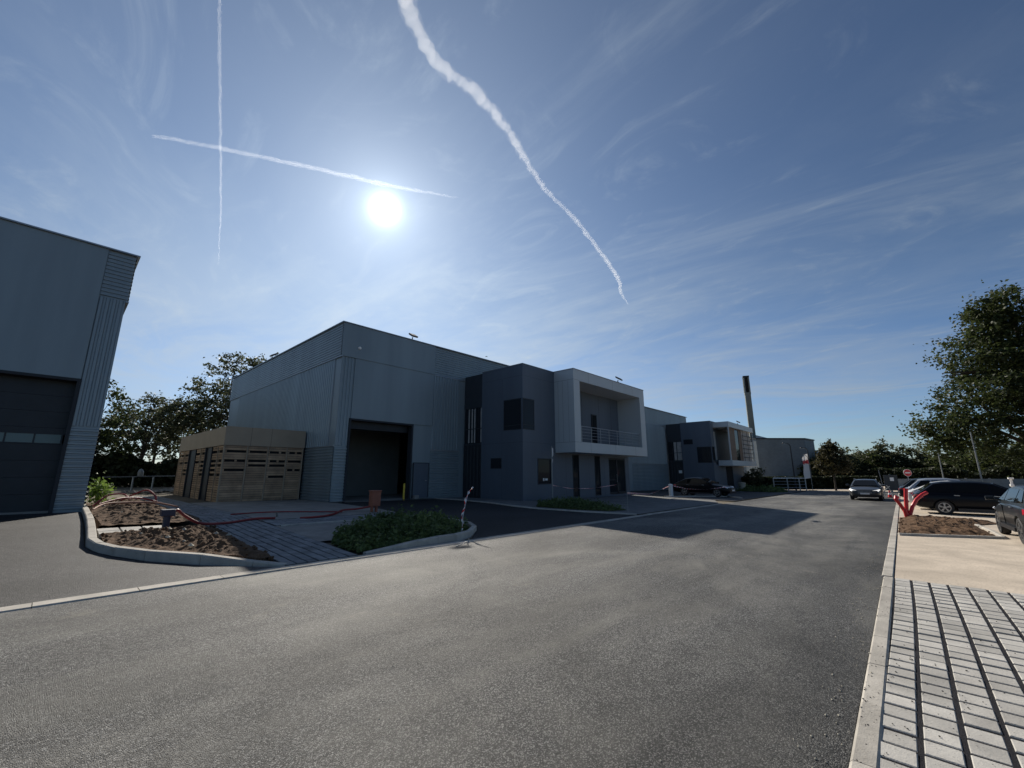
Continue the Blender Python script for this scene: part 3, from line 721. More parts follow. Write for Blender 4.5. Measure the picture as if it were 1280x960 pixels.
# ================================================================== HALLS
BF = 21.2   # street front of every hall
def hall(root, x0, x1, z0, H, col_left=True, col_right=False, opening=None, closed_door=False, rib_from=None, depth=20.8, ped=None):
    Z = lambda h: z0 + h
    yb = BF + depth; T = .22
    P = lambda n, m, fn, **k: part(root, n, m, fn, world=True, **k)
    ox0, ox1, oh = opening if opening else (None, None, 0)
    def front(b):
        if opening:
            b.box(x0, ox0, BF, BF + T, Z(-.4), Z(H)); b.box(ox1, x1, BF, BF + T, Z(-.4), Z(H)); b.box(ox0, ox1, BF, BF + T, Z(oh), Z(H))
        else: b.box(x0, x1, BF, BF + T, Z(-.4), Z(H))
    P('front_wall', 'panel', front)
    P('side_wall', 'panel', lambda b: b.box(x0, x0 + T, BF + T, yb, Z(-.4), Z(H)))
    P('side_wall', 'panel', lambda b: b.box(x1 - T, x1, BF + T, yb, Z(-.4), Z(H)))
    P('back_wall', 'panel', lambda b: b.box(x0 + T, x1 - T, yb - T, yb, Z(-.4), Z(H)))
    P('roof', 'roof', lambda b: b.box(x0 + T, x1 - T, BF + T, yb - T, Z(H - .75), Z(H - .5)))
    P('inner_floor', 'slab', lambda b: b.box(x0 + T, x1 - T, BF + .3, yb - T, Z(-.3), Z(.02)))
    def cop(b):
        c = .05
        b.box(x0 - .16, x1 + .16, BF - .16, BF + T, Z(H), Z(H) + c)
        b.box(x0 - .16, x0 + T, BF + T, yb + .1, Z(H), Z(H) + c); b.box(x1 - T, x1 + .16, BF + T, yb + .1, Z(H), Z(H) + c)
        b.box(x0 + T, x1 - T, yb - T, yb + .1, Z(H), Z(H) + c)
    P('coping', 'coping', cop)
    zp, zl = 7.65, 2.87     # parapet band starts, base cladding ends
    k = H / 9.52; zp *= k; zl *= k
    # long side walls: parapet proud of the wall, ribs below
    for side, xs, n in ((0, x0, -1), (1, x1, 1)):
        P('parapet_cladding', 'rib', lambda b: (b.box(min(xs, xs + n * .05), max(xs, xs + n * .05), BF, yb, Z(zp), Z(H) - .002), ribs(b, (xs + n * .051, BF), (xs + n * .051, yb), (n, 0), Z(zp) + .06, Z(H) - .04, True, .15, .035)))
        P('upper_cladding', 'rib', lambda b: ribs(b, (xs + n * .004, BF + .75), (xs + n * .004, yb - 2.6), (n, 0), Z(zl), Z(zp), False, .24, .04))
        P('base_cladding', 'rib', lambda b: ribs(b, (xs + n * .004, BF), (xs + n * .004, yb), (n, 0), Z(.05), Z(zl) - .05, True, .155, .05))
        P('corner_trim', 'coping', lambda b: b.box(min(xs, xs + n * .03), max(xs, xs + n * .03), BF + .70, BF + .75, Z(zl), Z(zp) - .003))
        P('drip_flashing', 'coping', lambda b: (b.box(min(xs, xs + n * .09), max(xs, xs + n * .09), BF - .12, yb, Z(zp) - .05, Z(zp) - .003), b.box(min(xs, xs + n * .07), max(xs, xs + n * .07), BF, yb, Z(zl) - .045, Z(zl) - .003)))
    cw = .72
    def column(a0, a1):
        P('corner_ribs', 'rib', lambda b: ribs(b, (a0, BF - .004), (a1, BF - .004), (0, -1), Z(zl), Z(zp), False, .18, .035))
        P('corner_base', 'rib', lambda b: ribs(b, (a0, BF - .004), (a1, BF - .004), (0, -1), Z(.05), Z(zl) - .05, True, .155, .05))
    if col_left:
        column(x0, x0 + cw)
    if col_right:
        column(x1 - cw, x1)
        P('parapet_end', 'rib', lambda b: ribs(b, (x1 - cw, BF - .012), (x1 + .05, BF - .012), (0, -1), Z(zp) + .06, Z(H) - .04, True, .15, .04))
        P('wall_panel', 'panel', lambda b: b.box(x0, x1 - cw - .02, BF - .07, BF - .003, Z(oh) if opening else Z(0), Z(H) - .004))
    if rib_from is not None:
        r0, r1 = rib_from
        P('parapet_front', 'rib', lambda b: ribs(b, (r0, BF - .004), (x1, BF - .004), (0, -1), Z(zp) + .03, Z(H) - .04, True, .15, .035))
        P('front_ribs', 'rib', lambda b: ribs(b, (r0, BF - .004), (r1, BF - .004), (0, -1), Z(zl) + .04, Z(zp) - .05, False, .22, .05))
        P('front_base', 'rib', lambda b: ribs(b, (r0 - .05, BF - .004), (r1, BF - .004), (0, -1), Z(.05), Z(zl) - .06, True, .15, .04))
        P('band_flashing', 'coping', lambda b: (b.box(r0, x1, BF - .07, BF - .003, Z(zp) - .045, Z(zp) + .02), b.box(r0 - .05, r1, BF - .06, BF - .003, Z(zl) - .045, Z(zl) + .03)))
        P('wall_panel', 'panel', lambda b: b.box(x0 - .05, r0 - .02, BF - .1, BF - .003, Z(zp), Z(H) - .004))
        P('wall_panel', 'panel', lambda b: b.box(x0 + cw + .02, r0 - .02, BF - .06, BF - .003, Z(oh), Z(zp) - .002))
    if opening:
        P('door_frame', 'joint', lambda b: (b.box(ox0 - .06, ox0 + .04, BF - .09, BF + .3, Z(-.1), Z(oh)), b.box(ox1 - .04, ox1 + .06, BF - .09, BF + .3, Z(-.1), Z(oh)), b.box(ox0 + .04, ox1 - .04, BF - .09, BF + .3, Z(oh) - .1, Z(oh) - .002)))
        if closed_door:
            d = P('sectional_door', 'dark', lambda b: [b.box(ox0, ox1, BF + .45, BF + .52, Z(.02 + i * .56), Z(.02 + i * .56 + .552)) for i in range(9) if i != 4])
            wz = .02 + 4 * .56
            nn = int((ox1 - ox0) / .62)
            f = part(d, 'door_window', 'paleglass', lambda b: [b.box(ox0 + .12 + i * (ox1 - ox0 - .2) / nn, ox0 + .12 + (i + .93) * (ox1 - ox0 - .2) / nn, BF + .46, BF + .5, Z(wz + .03), Z(wz + .33)) for i in range(nn)])
            f.location = (-root.location[0], -root.location[1], -root.location[2])
            fr = part(d, 'window_rail', 'dark', lambda b: (b.box(ox0, ox1, BF + .45, BF + .52, Z(wz), Z(wz + .03)), b.box(ox0, ox1, BF + .45, BF + .52, Z(wz + .33), Z(wz + .552)), [b.box(ox0 + .12 + (i - .07) * (ox1 - ox0 - .2) / nn, ox0 + .12 + i * (ox1 - ox0 - .2) / nn, BF + .45, BF + .52, Z(wz + .03), Z(wz + .33)) for i in range(nn + 1)]))
            fr.location = f.location
        else:
            P('rolled_door', 'dark', lambda b: b.box(ox0, ox1, BF + .4, BF + .9, Z(oh) - .5, Z(oh) + .1))
            # dark back partition of the loading bay
            P('inner_partition', 'inside', lambda b: b.box(x0 + .25, x0 + 7, BF + 5, BF + 5.2, Z(.02), Z(H - .8)))
    if ped:
        p0, p1, ph = ped
        d = P('side_door', 'officewall', lambda b: b.box(p0, p1, BF - .09, BF - .062, Z(.03), Z(ph)))
        fr = P('door_surround', 'joint', lambda b: (b.box(p0 - .05, p0 - .004, BF - .1, BF - .062, Z(.03), Z(ph + .05)), b.box(p1 + .004, p1 + .05, BF - .1, BF - .062, Z(.03), Z(ph + .05)), b.box(p0, p1, BF - .1, BF - .062, Z(ph) + .004, Z(ph + .05))))
        h = part(d, 'handle', 'steel', lambda b: b.bar((p1 - .1, BF - .13, Z(1.02)), (p1 - .22, BF - .13, Z(1.02)), .025)); h.location = (-root.location[0], -root.location[1], -root.location[2])

def floodlight(p, rz, label, loc_txt=None):
    t = thing('floodlight', label, 'floodlight', p, rz, 'floodlights on the roof edges')
    part(t, 'bracket', 'blackplas', lambda b: (b.bar((0, 0, -.02), (0, -.04, .16), .05), b.box(-.1, .1, -.08, .08, -.02, .02)))
    part(t, 'lamp_head', 'blackplas', lambda b: b.prism([(-.22, -.30, .10), (.22, -.30, .10), (.22, .10, .34), (-.22, .10, .34)], (0, -.03, .09)), bevel=.015)
    part(t, 'lamp_lens', 'glass', lambda b: b.prism([(-.18, -.26, .12), (.18, -.26, .12), (.18, .06, .312), (-.18, .06, .312)], (0, .006, -.012)))
    return t

# left hall (only its right corner is in the picture)
b0 = thing('industrial_hall', 'dark grey metal hall with a big sectional door, cut by the left picture edge', 'building', (-9, BF, .29))
hall(b0, -19.0, .94, .29, 9.65, col_left=False, col_right=True, opening=(-5.2, .17, 4.57), closed_door=True)

# main hall with its office block
b1 = thing('industrial_building', 'grey ribbed metal hall with an open loading door and a projecting office block with balcony', 'building', (18, BF, 0))
hall(b1, 9.6, 31.2, .08, 9.48, col_left=True, opening=(10.32, 14.2, 4.32), rib_from=(15.66, 17.85), ped=(14.42, 15.45, 2.02))
part(b1, 'round_lamp', 'white', lambda b: b.lathe([(.001, -.05), (.07, -.05), (.09, -.02), (.09, .02)], 14, 'y', (10.5, BF - .12, 8.3)), world=True)
floodlight((13.9, BF, 9.62), 0, 'small black floodlight on the roof edge above the open loading door')
floodlight((9.7, 32.2, 9.62), R(-90), 'small floodlight on the long side parapet near the tall tree')

def office(root, X, z0, H, kind):
    P = lambda n, m, fn, **k: part(root, n, m, fn, world=True, **k)
    def SUB(par, n, m, fn, **k):
        o = part(par, n, m, fn, **k); o.location = [-c for c in root.location]; return o
    Z = lambda h: z0 + h
    FY = 15.8; x1 = X + 12.7; T = .25
    # shell: left wall with recess, front wall, right wall, roof
    P('office_wall', 'officewall', lambda b: (b.box(X, X + T, FY + T, 19.27, Z(-.5), Z(H)),
        b.box(X, x1, FY, FY + T, Z(-.5), Z(2.9)) if kind == 2 else b.box(X, x1, FY, FY + T, Z(-.5), Z(0)),
        b.box(x1 - T, x1, FY + T, BF - .12, Z(-.5), Z(H))))
    P('office_roof', 'roof', lambda b: b.box(X + T, x1 - T, FY + T + .5, BF - .12, Z(H - .6), Z(H - .4)))
    P('office_coping', 'coping', lambda b: (b.box(X - .03, X + T, FY - .03, 19.3, Z(H), Z(H) + .04), b.box(X + T, X + 3.1, FY - .03, FY + T, Z(H), Z(H) + .04)))
    # recess with stair glazing
    rx = X + .14
    parts_each(root, 'recess_wall', 'darkwall', lambda b: (b.box(rx, rx + .2, 19.275, BF - .11, Z(5.72), Z(H - .02)), b.box(rx, rx + .2, 19.275, BF - .11, Z(3.3), Z(3.4))))
    dd = P('tall_door', 'dark', lambda b: (b.box(rx, rx + .2, 19.275, BF - .11, Z(-.3), Z(3.298)), ribs(b, (rx - .004, 19.4), (rx - .004, BF - .2), (-1, 0), Z(.05), Z(3.2), False, .3, .02)))
    fr = P('stair_window', 'dark', lambda b: ([b.box(rx + .02, rx + .1, y - .03, y + .03, Z(3.4), Z(5.72)) for y in (19.32, 19.95, 20.5, BF - .16)], b.box(rx + .02, rx + .1, 19.35, BF - .19, Z(4.32), Z(4.38))))
    SUB(fr, 'pane', 'glass', lambda b: b.box(rx + .05, rx + .06, 19.3, BF - .12, Z(3.41), Z(5.71)))
    SUB(fr, 'blind', 'curtain', lambda b: [b.box(rx + .025, rx + .035, y0, y1, Z(3.46), Z(5.68)) for y0, y1 in ((19.4, 19.55), (20.05, 20.16), (20.3, 20.42), (20.6, 20.72))] if kind == 1 else [b.box(rx + .025, rx + .035, y0, y1, Z(3.46), Z(5.66)) for y0, y1 in ((19.36, 19.9), (20.0, 20.3))])
    def window(name, a0, a1, zz0, zz1, side='front', m=None, mull=(), proud=.0, sill=False):
        f = MB(); g = MB(); w_ = .05
        def bx(bb, s0, s1, d0, d1, h0, h1):
            if side == 'front': bb.box(s0, s1, FY + d0, FY + d1, Z(h0), Z(h1))
            else: bb.box(X + d0, X + d1, s0, s1, Z(h0), Z(h1))
        bx(f, a0, a0 + w_, -.02, .1, zz0, zz1); bx(f, a1 - w_, a1, -.02, .1, zz0, zz1); bx(f, a0 + w_, a1 - w_, -.02, .1, zz0, zz0 + w_); bx(f, a0 + w_, a1 - w_, -.02, .1, zz1 - w_, zz1)
        for kind_, v in mull:
            if kind_ == 'v': bx(f, v - .025, v + .025, -.018, .1, zz0 + w_, zz1 - w_)
            else: bx(f, a0 + w_, a1 - w_, -.019, .1, v - .025, v + .025)
        fo = f.build(name, 'dark', root, world=True)
        g = MB(); solid = name in ('corner_window', 'small_window', 'high_vent'); bx(g, a0 + .02, a1 - .02, *((-.010, -.004) if solid else (.03, .045)), zz0 + .02, zz1 - .02)
        go_ = g.build('pane', 'glass', fo); go_.location = [-c for c in root.location]
        return fo
    if kind == 1:
        # ground floor front: piers between openings; upper corner wall; balcony back wall
        ops = [(19.42 - 18.1, 20.72 - 18.1, .88, 2.4), (4.95, 5.68, 0, 2.72), (7.65, 8.38, 0, 2.72), (9.6, 12.1, 0, 2.62)]
        def gf(b):
            x = X
            for a0, a1, h0, h1 in ops:
                b.box(x, X + a0, FY, FY + T, Z(0), Z(3.45)); b.box(X + a0, X + a1, FY, FY + T, Z(h1), Z(3.45))
                if h0: b.box(X + a0, X + a1, FY, FY + T, Z(0), Z(h0))
                x = X + a1
            b.box(x, x1, FY, FY + T, Z(0), Z(3.45))
            b.box(X, X + 3.12, FY, FY + T, Z(3.45), Z(H)); 
            b.box(X + 3.12, x1, FY + .42, FY + .62, Z(3.45), Z(H))
        P('front_wall', 'officewall', gf)
        for i, (a0, a1, h0, h1) in enumerate(ops):
            if i < 3: window('window', X + a0, X + a1, h0, h1)
        dw = P('entrance_door', 'dark', lambda b: [b.box(X + q0, X + q1, FY + .02, FY + .12, Z(.03), Z(2.62)) for q0, q1 in ((9.6, 9.7), (10.78, 10.92), (12.0, 12.1))] + [b.box(X + 9.7, X + 12.0, FY + .02, FY + .12, Z(2.5), Z(2.62)), b.box(X + 9.7, X + 12.0, FY + .02, FY + .12, Z(.03), Z(.16)), b.box(X + 9.7, X + 10.78, FY + .03, FY + .11, Z(1.0), Z(1.06))])
        SUB(dw, 'pane', 'glass', lambda b: b.box(X + 9.7, X + 12.0, FY + .06, FY + .075, Z(.16), Z(2.5)))
        SUB(dw, 'handle', 'steel', lambda b: (b.bar((X + 10.7, FY - .03, Z(.85)), (X + 10.7, FY - .03, Z(1.45)), .03), b.bar((X + 10.7, FY - .03, Z(.9)), (X + 10.7, FY + .03, Z(.9)), .02), b.bar((X + 10.7, FY - .03, Z(1.4)), (X + 10.7, FY + .03, Z(1.4)), .02)))
        P('notice', 'white', lambda b: (b.box(X + 1.85, X + 1.98, FY + .022, FY + .028, Z(1.08), Z(1.24)), b.box(X + 2.06, X + 2.3, FY + .022, FY + .028, Z(1.1), Z(1.22))), label='small white notices stuck inside the ground floor window')
        # corner window
        window('corner_window', X + .005, X + 1.05, 4.04, 5.88, 'front', mull=(('h', 4.3),))
        window('corner_window', FY + .105, FY + 1.52, 4.04, 5.88, 'left', mull=(('h', 4.3),))
        window('small_window', 17.5, 18.4, 1.8, 2.42, 'left')
        parts_each(root, 'wall_joint', 'joint', lambda b: (b.box(X + .02, X + 3.1, FY - .002, FY - .001, Z(3.3), Z(3.308)), b.box(X - .002, X - .001, FY, 19.26, Z(3.3), Z(3.308)), b.box(X + .02, X + 3.1, FY - .002, FY - .001, Z(7.25), Z(7.258)), b.box(X - .002, X - .001, FY, 19.26, Z(7.25), Z(7.258)), [b.box(X + q, X + q + .008, FY - .002, FY - .001, Z(0), Z(2.8)) for q in (4.2, 6.9, 8.95)], b.box(X - .002, X - .001, 17.46, 17.468, Z(.1), Z(7.2))))
        # balcony box
        bx0, bx1, by0 = X + 3.12, X + 12.95, 14.3; zb, zt = 2.78, H + .02
        o0, o1, oz0, oz1 = bx0 + .68, bx1 - .78, 3.42, 7.28
        P('balcony_surround', 'lightpanel', lambda b: (b.box(bx0, o0, by0, FY - .003, Z(oz0), Z(oz1)), b.box(o1, bx1, by0, FY - .003, Z(oz0), Z(oz1)), b.box(bx0, bx1, by0, FY - .003, Z(zb), Z(oz0)), b.box(bx0, bx1, by0, FY - .003, Z(oz1), Z(zt)), b.box(bx0 + .02, bx1 - .02, FY - .003, FY + .42, Z(oz1), Z(zt) - .01), b.box(bx0 + .02, bx1 - .02, FY + T, FY + .42, Z(3.2), Z(oz0)),
            b.box(bx0 + .02, o0, FY - .003, FY + .42, Z(oz0), Z(oz1)), b.box(o1, x1, FY - .003, FY + .42, Z(oz0), Z(oz1))))
        parts_each(root, 'surround_joint', 'joint', lambda b: ([b.box(q, q + .012, by0 - .002, by0 - .001, Z(a), Z(c)) for a, c in ((zb, oz0), (oz1, zt)) for q in (bx0 + 1.75, bx0 + 4.9, bx0 + 7.9)], b.box(bx0, o0, by0 - .002, by0 - .001, Z(oz1) + .02, Z(oz1) + .032), b.box(bx0, o0, by0 - .002, by0 - .001, Z(oz0) - .03, Z(oz0) - .018),
            b.box(bx0 - .002, bx0 - .001, by0, FY, Z(oz1) + .02, Z(oz1) + .032), b.box(bx0 - .002, bx0 - .001, by0, FY, Z(oz0) - .03, Z(oz0) - .018), [b.box(bx0 - .002, bx0 - .001, q, q + .01, Z(oz0), Z(oz1)) for q in (by0 + .42, by0 + .85, by0 + 1.2)]))
        P('surround_coping', 'coping', lambda b: b.box(bx0 - .03, bx1 + .03, by0 - .03, FY + .42, Z(zt), Z(zt) + .04))
        def rail(b):
            y = by0 + .12
            b.tube([(o0, y, Z(4.42)), (o1, y, Z(4.42))], .025, 8)
            for h in (3.66, 3.86, 4.06, 4.25): b.tube([(o0, y, Z(h)), (o1, y, Z(h))], .011, 6)
            n = 8
            for i in range(n): 
                x = o0 + .25 + i * (o1 - o0 - .5) / (n - 1); b.box(x - .02, x + .02, y - .012, y + .012, Z(oz0), Z(4.4))
        P('balcony_railing', 'steel', rail)
        # balcony doors in the back wall
        for a0, a1, hz in ((5.4, 6.15, 5.85), (8.1, 8.8, 5.75)):
            f = P('balcony_door', 'dark', lambda b: (b.box(X + a0, X + a0 + .06, FY + .36, FY + .418, Z(3.43), Z(hz)), b.box(X + a1 - .06, X + a1, FY + .36, FY + .418, Z(3.43), Z(hz)), b.box(X + a0 + .06, X + a1 - .06, FY + .36, FY + .418, Z(hz - .06), Z(hz))))
            SUB(f, 'pane', 'glass', lambda b: b.box(X + a0 + .06, X + a1 - .06, FY + .39, FY + .41, Z(3.44), Z(hz - .06)))
            if a0 < 6: SUB(f, 'reveal', 'white', lambda b: b.box(X + a0 + .062, X + a0 + .16, FY + .37, FY + .38, Z(3.5), Z(hz - .07)))
        parts_each(root, 'back_wall_joint', 'joint', lambda b: [b.box(X + q, X + q + .02, FY + .416, FY + .419, Z(3.43), Z(7.27)) for q in (5.1, 6.9, 9.2, 11.0)])
        P('balcony_glazing', 'glass', lambda b: b.box(o0 + .03, o0 + .3, FY + .40, FY + .418, Z(3.43), Z(6.2)))
    else:
        # far office: open corner with slim posts, roof and floor slabs, slatted end
        P('front_wall', 'officewall', lambda b: (b.box(X, X + 1.0, FY, FY + T, Z(2.9), Z(H)), b.box(X + 1.0, x1, FY + .55, FY + .75, Z(2.9), Z(H))))
        [P('pale_panel', 'lightpanel', lambda b: b.box(X + q, X + q + .75, FY + .50, FY + .548, Z(3.5), Z(6.9))) for q in (1.15, 2.6)]
        P('roof_slab', 'lightpanel', lambda b: b.box(X + 1.9, X + 13.05, 14.3, FY + .55, Z(H - .62), Z(H + .02)))
        P('floor_slab', 'lightpanel', lambda b: b.box(X + 1.9, X + 13.05, 14.3, FY - .003, Z(2.78), Z(3.4)))
        P('corner_post', 'lightpanel', lambda b: (b.box(X + 2.0, X + 2.12, 14.36, 14.48, Z(3.4), Z(H - .62)), b.box(X + 12.9, X + 13.0, 14.36, 14.46, Z(3.4), Z(H - .62))))
        P('wood_panel', 'brownpanel', lambda b: [b.box(X + q0, X + q1, 14.62, 14.72, Z(3.4), Z(H - .62)) for q0, q1 in ((2.9, 5.3), (6.9, 8.2))])
        f = P('balcony_window', 'dark', lambda b: [b.box(X + q, X + q + .08, 14.64, 14.7, Z(3.4), Z(H - .62)) for q in (5.3, 6.82)])
        SUB(f, 'pane', 'glass', lambda b: b.box(X + 5.38, X + 6.82, 14.66, 14.67, Z(3.4), Z(H - .62)))
        P('louvre_screen', 'dark', lambda b: [b.box(X + 8.2, X + 12.9, 14.5, 14.54, Z(3.4 + q), Z(3.4 + q + .09)) for q in np.arange(.45, 3.6, .55)] + [b.box(X + q, X + q + .07, 14.46, 14.5, Z(3.4), Z(H - .62)) for q in (8.3, 10.5, 12.7)])
        P('screen_curtain', 'curtain', lambda b: b.box(X + 8.4, X + 12.6, 14.66, 14.69, Z(3.42), Z(H - .65)))
        window('corner_window', X + .005, X + .9, 3.1, 4.95, 'front')
        window('corner_window', FY + .105, FY + 1.7, 3.1, 4.95, 'left', mull=(('v', FY + .55),))
        window('high_vent', 17.9, 19.0, 5.3, 5.9, 'left')
        P('black_entry_sheet', 'void', lambda b: b.box(X + 4.5, X + 7.2, FY - .01, FY - .003, Z(.05), Z(2.7)))  # thin black sheet on the wall; a recess's shade put into the colour
        P('notice', 'white', lambda b: b.box(rx - .03, rx - .025, 19.5, 19.9, Z(1.9), Z(2.25)), label='white notice on the tall dark door')

office(b1, 18.1, 0, 7.95, 1)
floodlight((27.0, 14.35, 8.01), R(12), 'black floodlight on the roof edge of the balcony')

b2 = thing('industrial_building', 'farther grey hall with an office block whose corner balcony has a slatted screen', 'building', (50, BF, -.35))
hall(b2, 38.6, 59.0, -.35, 9.42, col_left=True, opening=None, rib_from=(42, 51.4))
office(b2, 51.46, -.45, 7.92, 2)
floodlight((57.5, 14.35, 7.50), R(12), 'small black floodlight on the roof of the farther office block')

# ================================================================== TIMBER STORE
sh = thing('timber_shed', 'slatted timber shed with a tan fascia and two dark doorways beside the grey hall', 'shed', (7.5, 30, .13))
sx0, sx1, sy0, sy1, sz, st_, sf = 5.62, 9.42, 24.6, 35.4, .1, 3.86, 2.92
PS = lambda n, m, fn, **k: part(sh, n, m, fn, world=True, **k)
PS('fascia', 'tanband', lambda b: (b.box(sx0 - .03, sx1 + .03, sy0 - .03, sy0 + .1, sf, st_), b.box(sx0 - .03, sx0 + .1, sy0 + .1, sy1, sf, st_), b.box(sx1 - .1, sx1 + .03, sy0 + .1, sy1, sf, st_), b.box(sx0 + .1, sx1 - .1, sy1 - .1, sy1, sf, st_)))
PS('roof', 'roof', lambda b: b.box(sx0 + .1, sx1 - .1, sy0 + .1, sy1 - .1, st_ - .25, st_ - .15))
PS('fascia_joint', 'joint', lambda b: [b.box(q, q + .012, sy0 - .033, sy0 - .031, sf, st_) for q in (6.75, 7.7)])
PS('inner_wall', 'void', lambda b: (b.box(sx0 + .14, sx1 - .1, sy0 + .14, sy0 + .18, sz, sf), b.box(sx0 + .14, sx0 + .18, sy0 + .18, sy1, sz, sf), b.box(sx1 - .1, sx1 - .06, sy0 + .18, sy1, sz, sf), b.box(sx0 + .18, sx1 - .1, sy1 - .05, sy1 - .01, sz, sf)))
rs = random.Random(11)
def slats_front(b):
    bays = [(sx0, 6.66), (6.66, 7.62), (7.62, 8.56), (8.56, sx1)]
    n = 24; st = (sf - sz - .05) / n
    for a0, a1 in bays:
        gaps = {n - 3: rs.random() < .8, n - 7: rs.random() < .7, n - 9: rs.random() < .35, n - 11: rs.random() < .55, n - 14: rs.random() < .3}
        for i in range(n):
            z = sz + .05 + i * st
            if gaps.get(i):
                c = rs.uniform(.12, .3); b.box(a0 + .05, a0 + .05 + c * .35, sy0 + .03, sy0 + .06, z, z + st - .012)
                if rs.random() < .4: q = rs.uniform(.45, .7) * (a1 - a0) + a0; b.box(q, q + .1, sy0 + .03, sy0 + .06, z, z + st - .012)
                continue
            b.box(a0 + .05, a1 - .03, sy0 + .03 + rs.uniform(0, .01), sy0 + .06, z, z + st - .012)
PS('front_slats', 'wood', slats_front)
doors = [(26.9, 28.3), (30.6, 32.4)]
side_bays = [(sy0 + .03, 25.7), (25.76, 26.85), (28.35, 29.4), (29.46, 30.55), (32.45, 33.8), (33.86, sy1)]
def slats_side(b, a0, a1):
        n = 24; st = (sf - sz - .05) / n
        gaps = {n - 3: rs.random() < .7, n - 7: True, n - 9: rs.random() < .5, n - 11: rs.random() < .6, n - 13: rs.random() < .5}
        for i in range(n):
            if gaps.get(i): continue
            z = sz + .05 + i * st
            b.box(sx0 + .03, sx0 + .06, a0 + .03, a1 - .03, z, z + st - .025)
for a0, a1 in side_bays: PS('side_slats', 'wood', lambda b: slats_side(b, a0, a1))
for q in (sx0 + .025, 6.66, 7.62, 8.56, sx1 - .03):
    PS('post', 'woodend', lambda b: b.box(q - .03, q + .03, sy0, sy0 + .1, sz - .1, sf))
for q in (25.73, 29.43, 33.83, sy1 - .04):
    PS('post', 'woodend', lambda b: b.box(sx0, sx0 + .1, q - .03, q + .03, sz - .1, sf))
for y0, y1 in doors:
    PS('doorway', 'dark', lambda b: (b.box(sx0 + .07, sx0 + .11, y0 + .06, y1 - .06, sz, sf - .03), b.box(sx0 - .01, sx0 + .11, y0, y0 + .06, sz, sf - .002), b.box(sx0 - .01, sx0 + .11, y1 - .06, y1, sz, sf - .002)))

# ================================================================== CARS
def apply_mods(o):
    dg = bpy.context.evaluated_depsgraph_get(); me = bpy.data.meshes.new_from_object(o.evaluated_get(dg)); old = o.data
    o.modifiers.clear(); o.data = me; bpy.data.meshes.remove(old); return o

def section(x, zb, zt, w, crown=.03):
    h = [(0, zb), (.8 * w, zb), (.965 * w, zb + .1 * (zt - zb) + .03), (w, zb + .45 * (zt - zb)), (.985 * w, zt - .14 * (zt - zb)), (.9 * w, zt - .015), (.5 * w, zt + crown * .7), (0, zt + crown)]
    return [(x, y, z) for y, z in h] + [(x, -y, z) for y, z in h[-2:0:-1]]

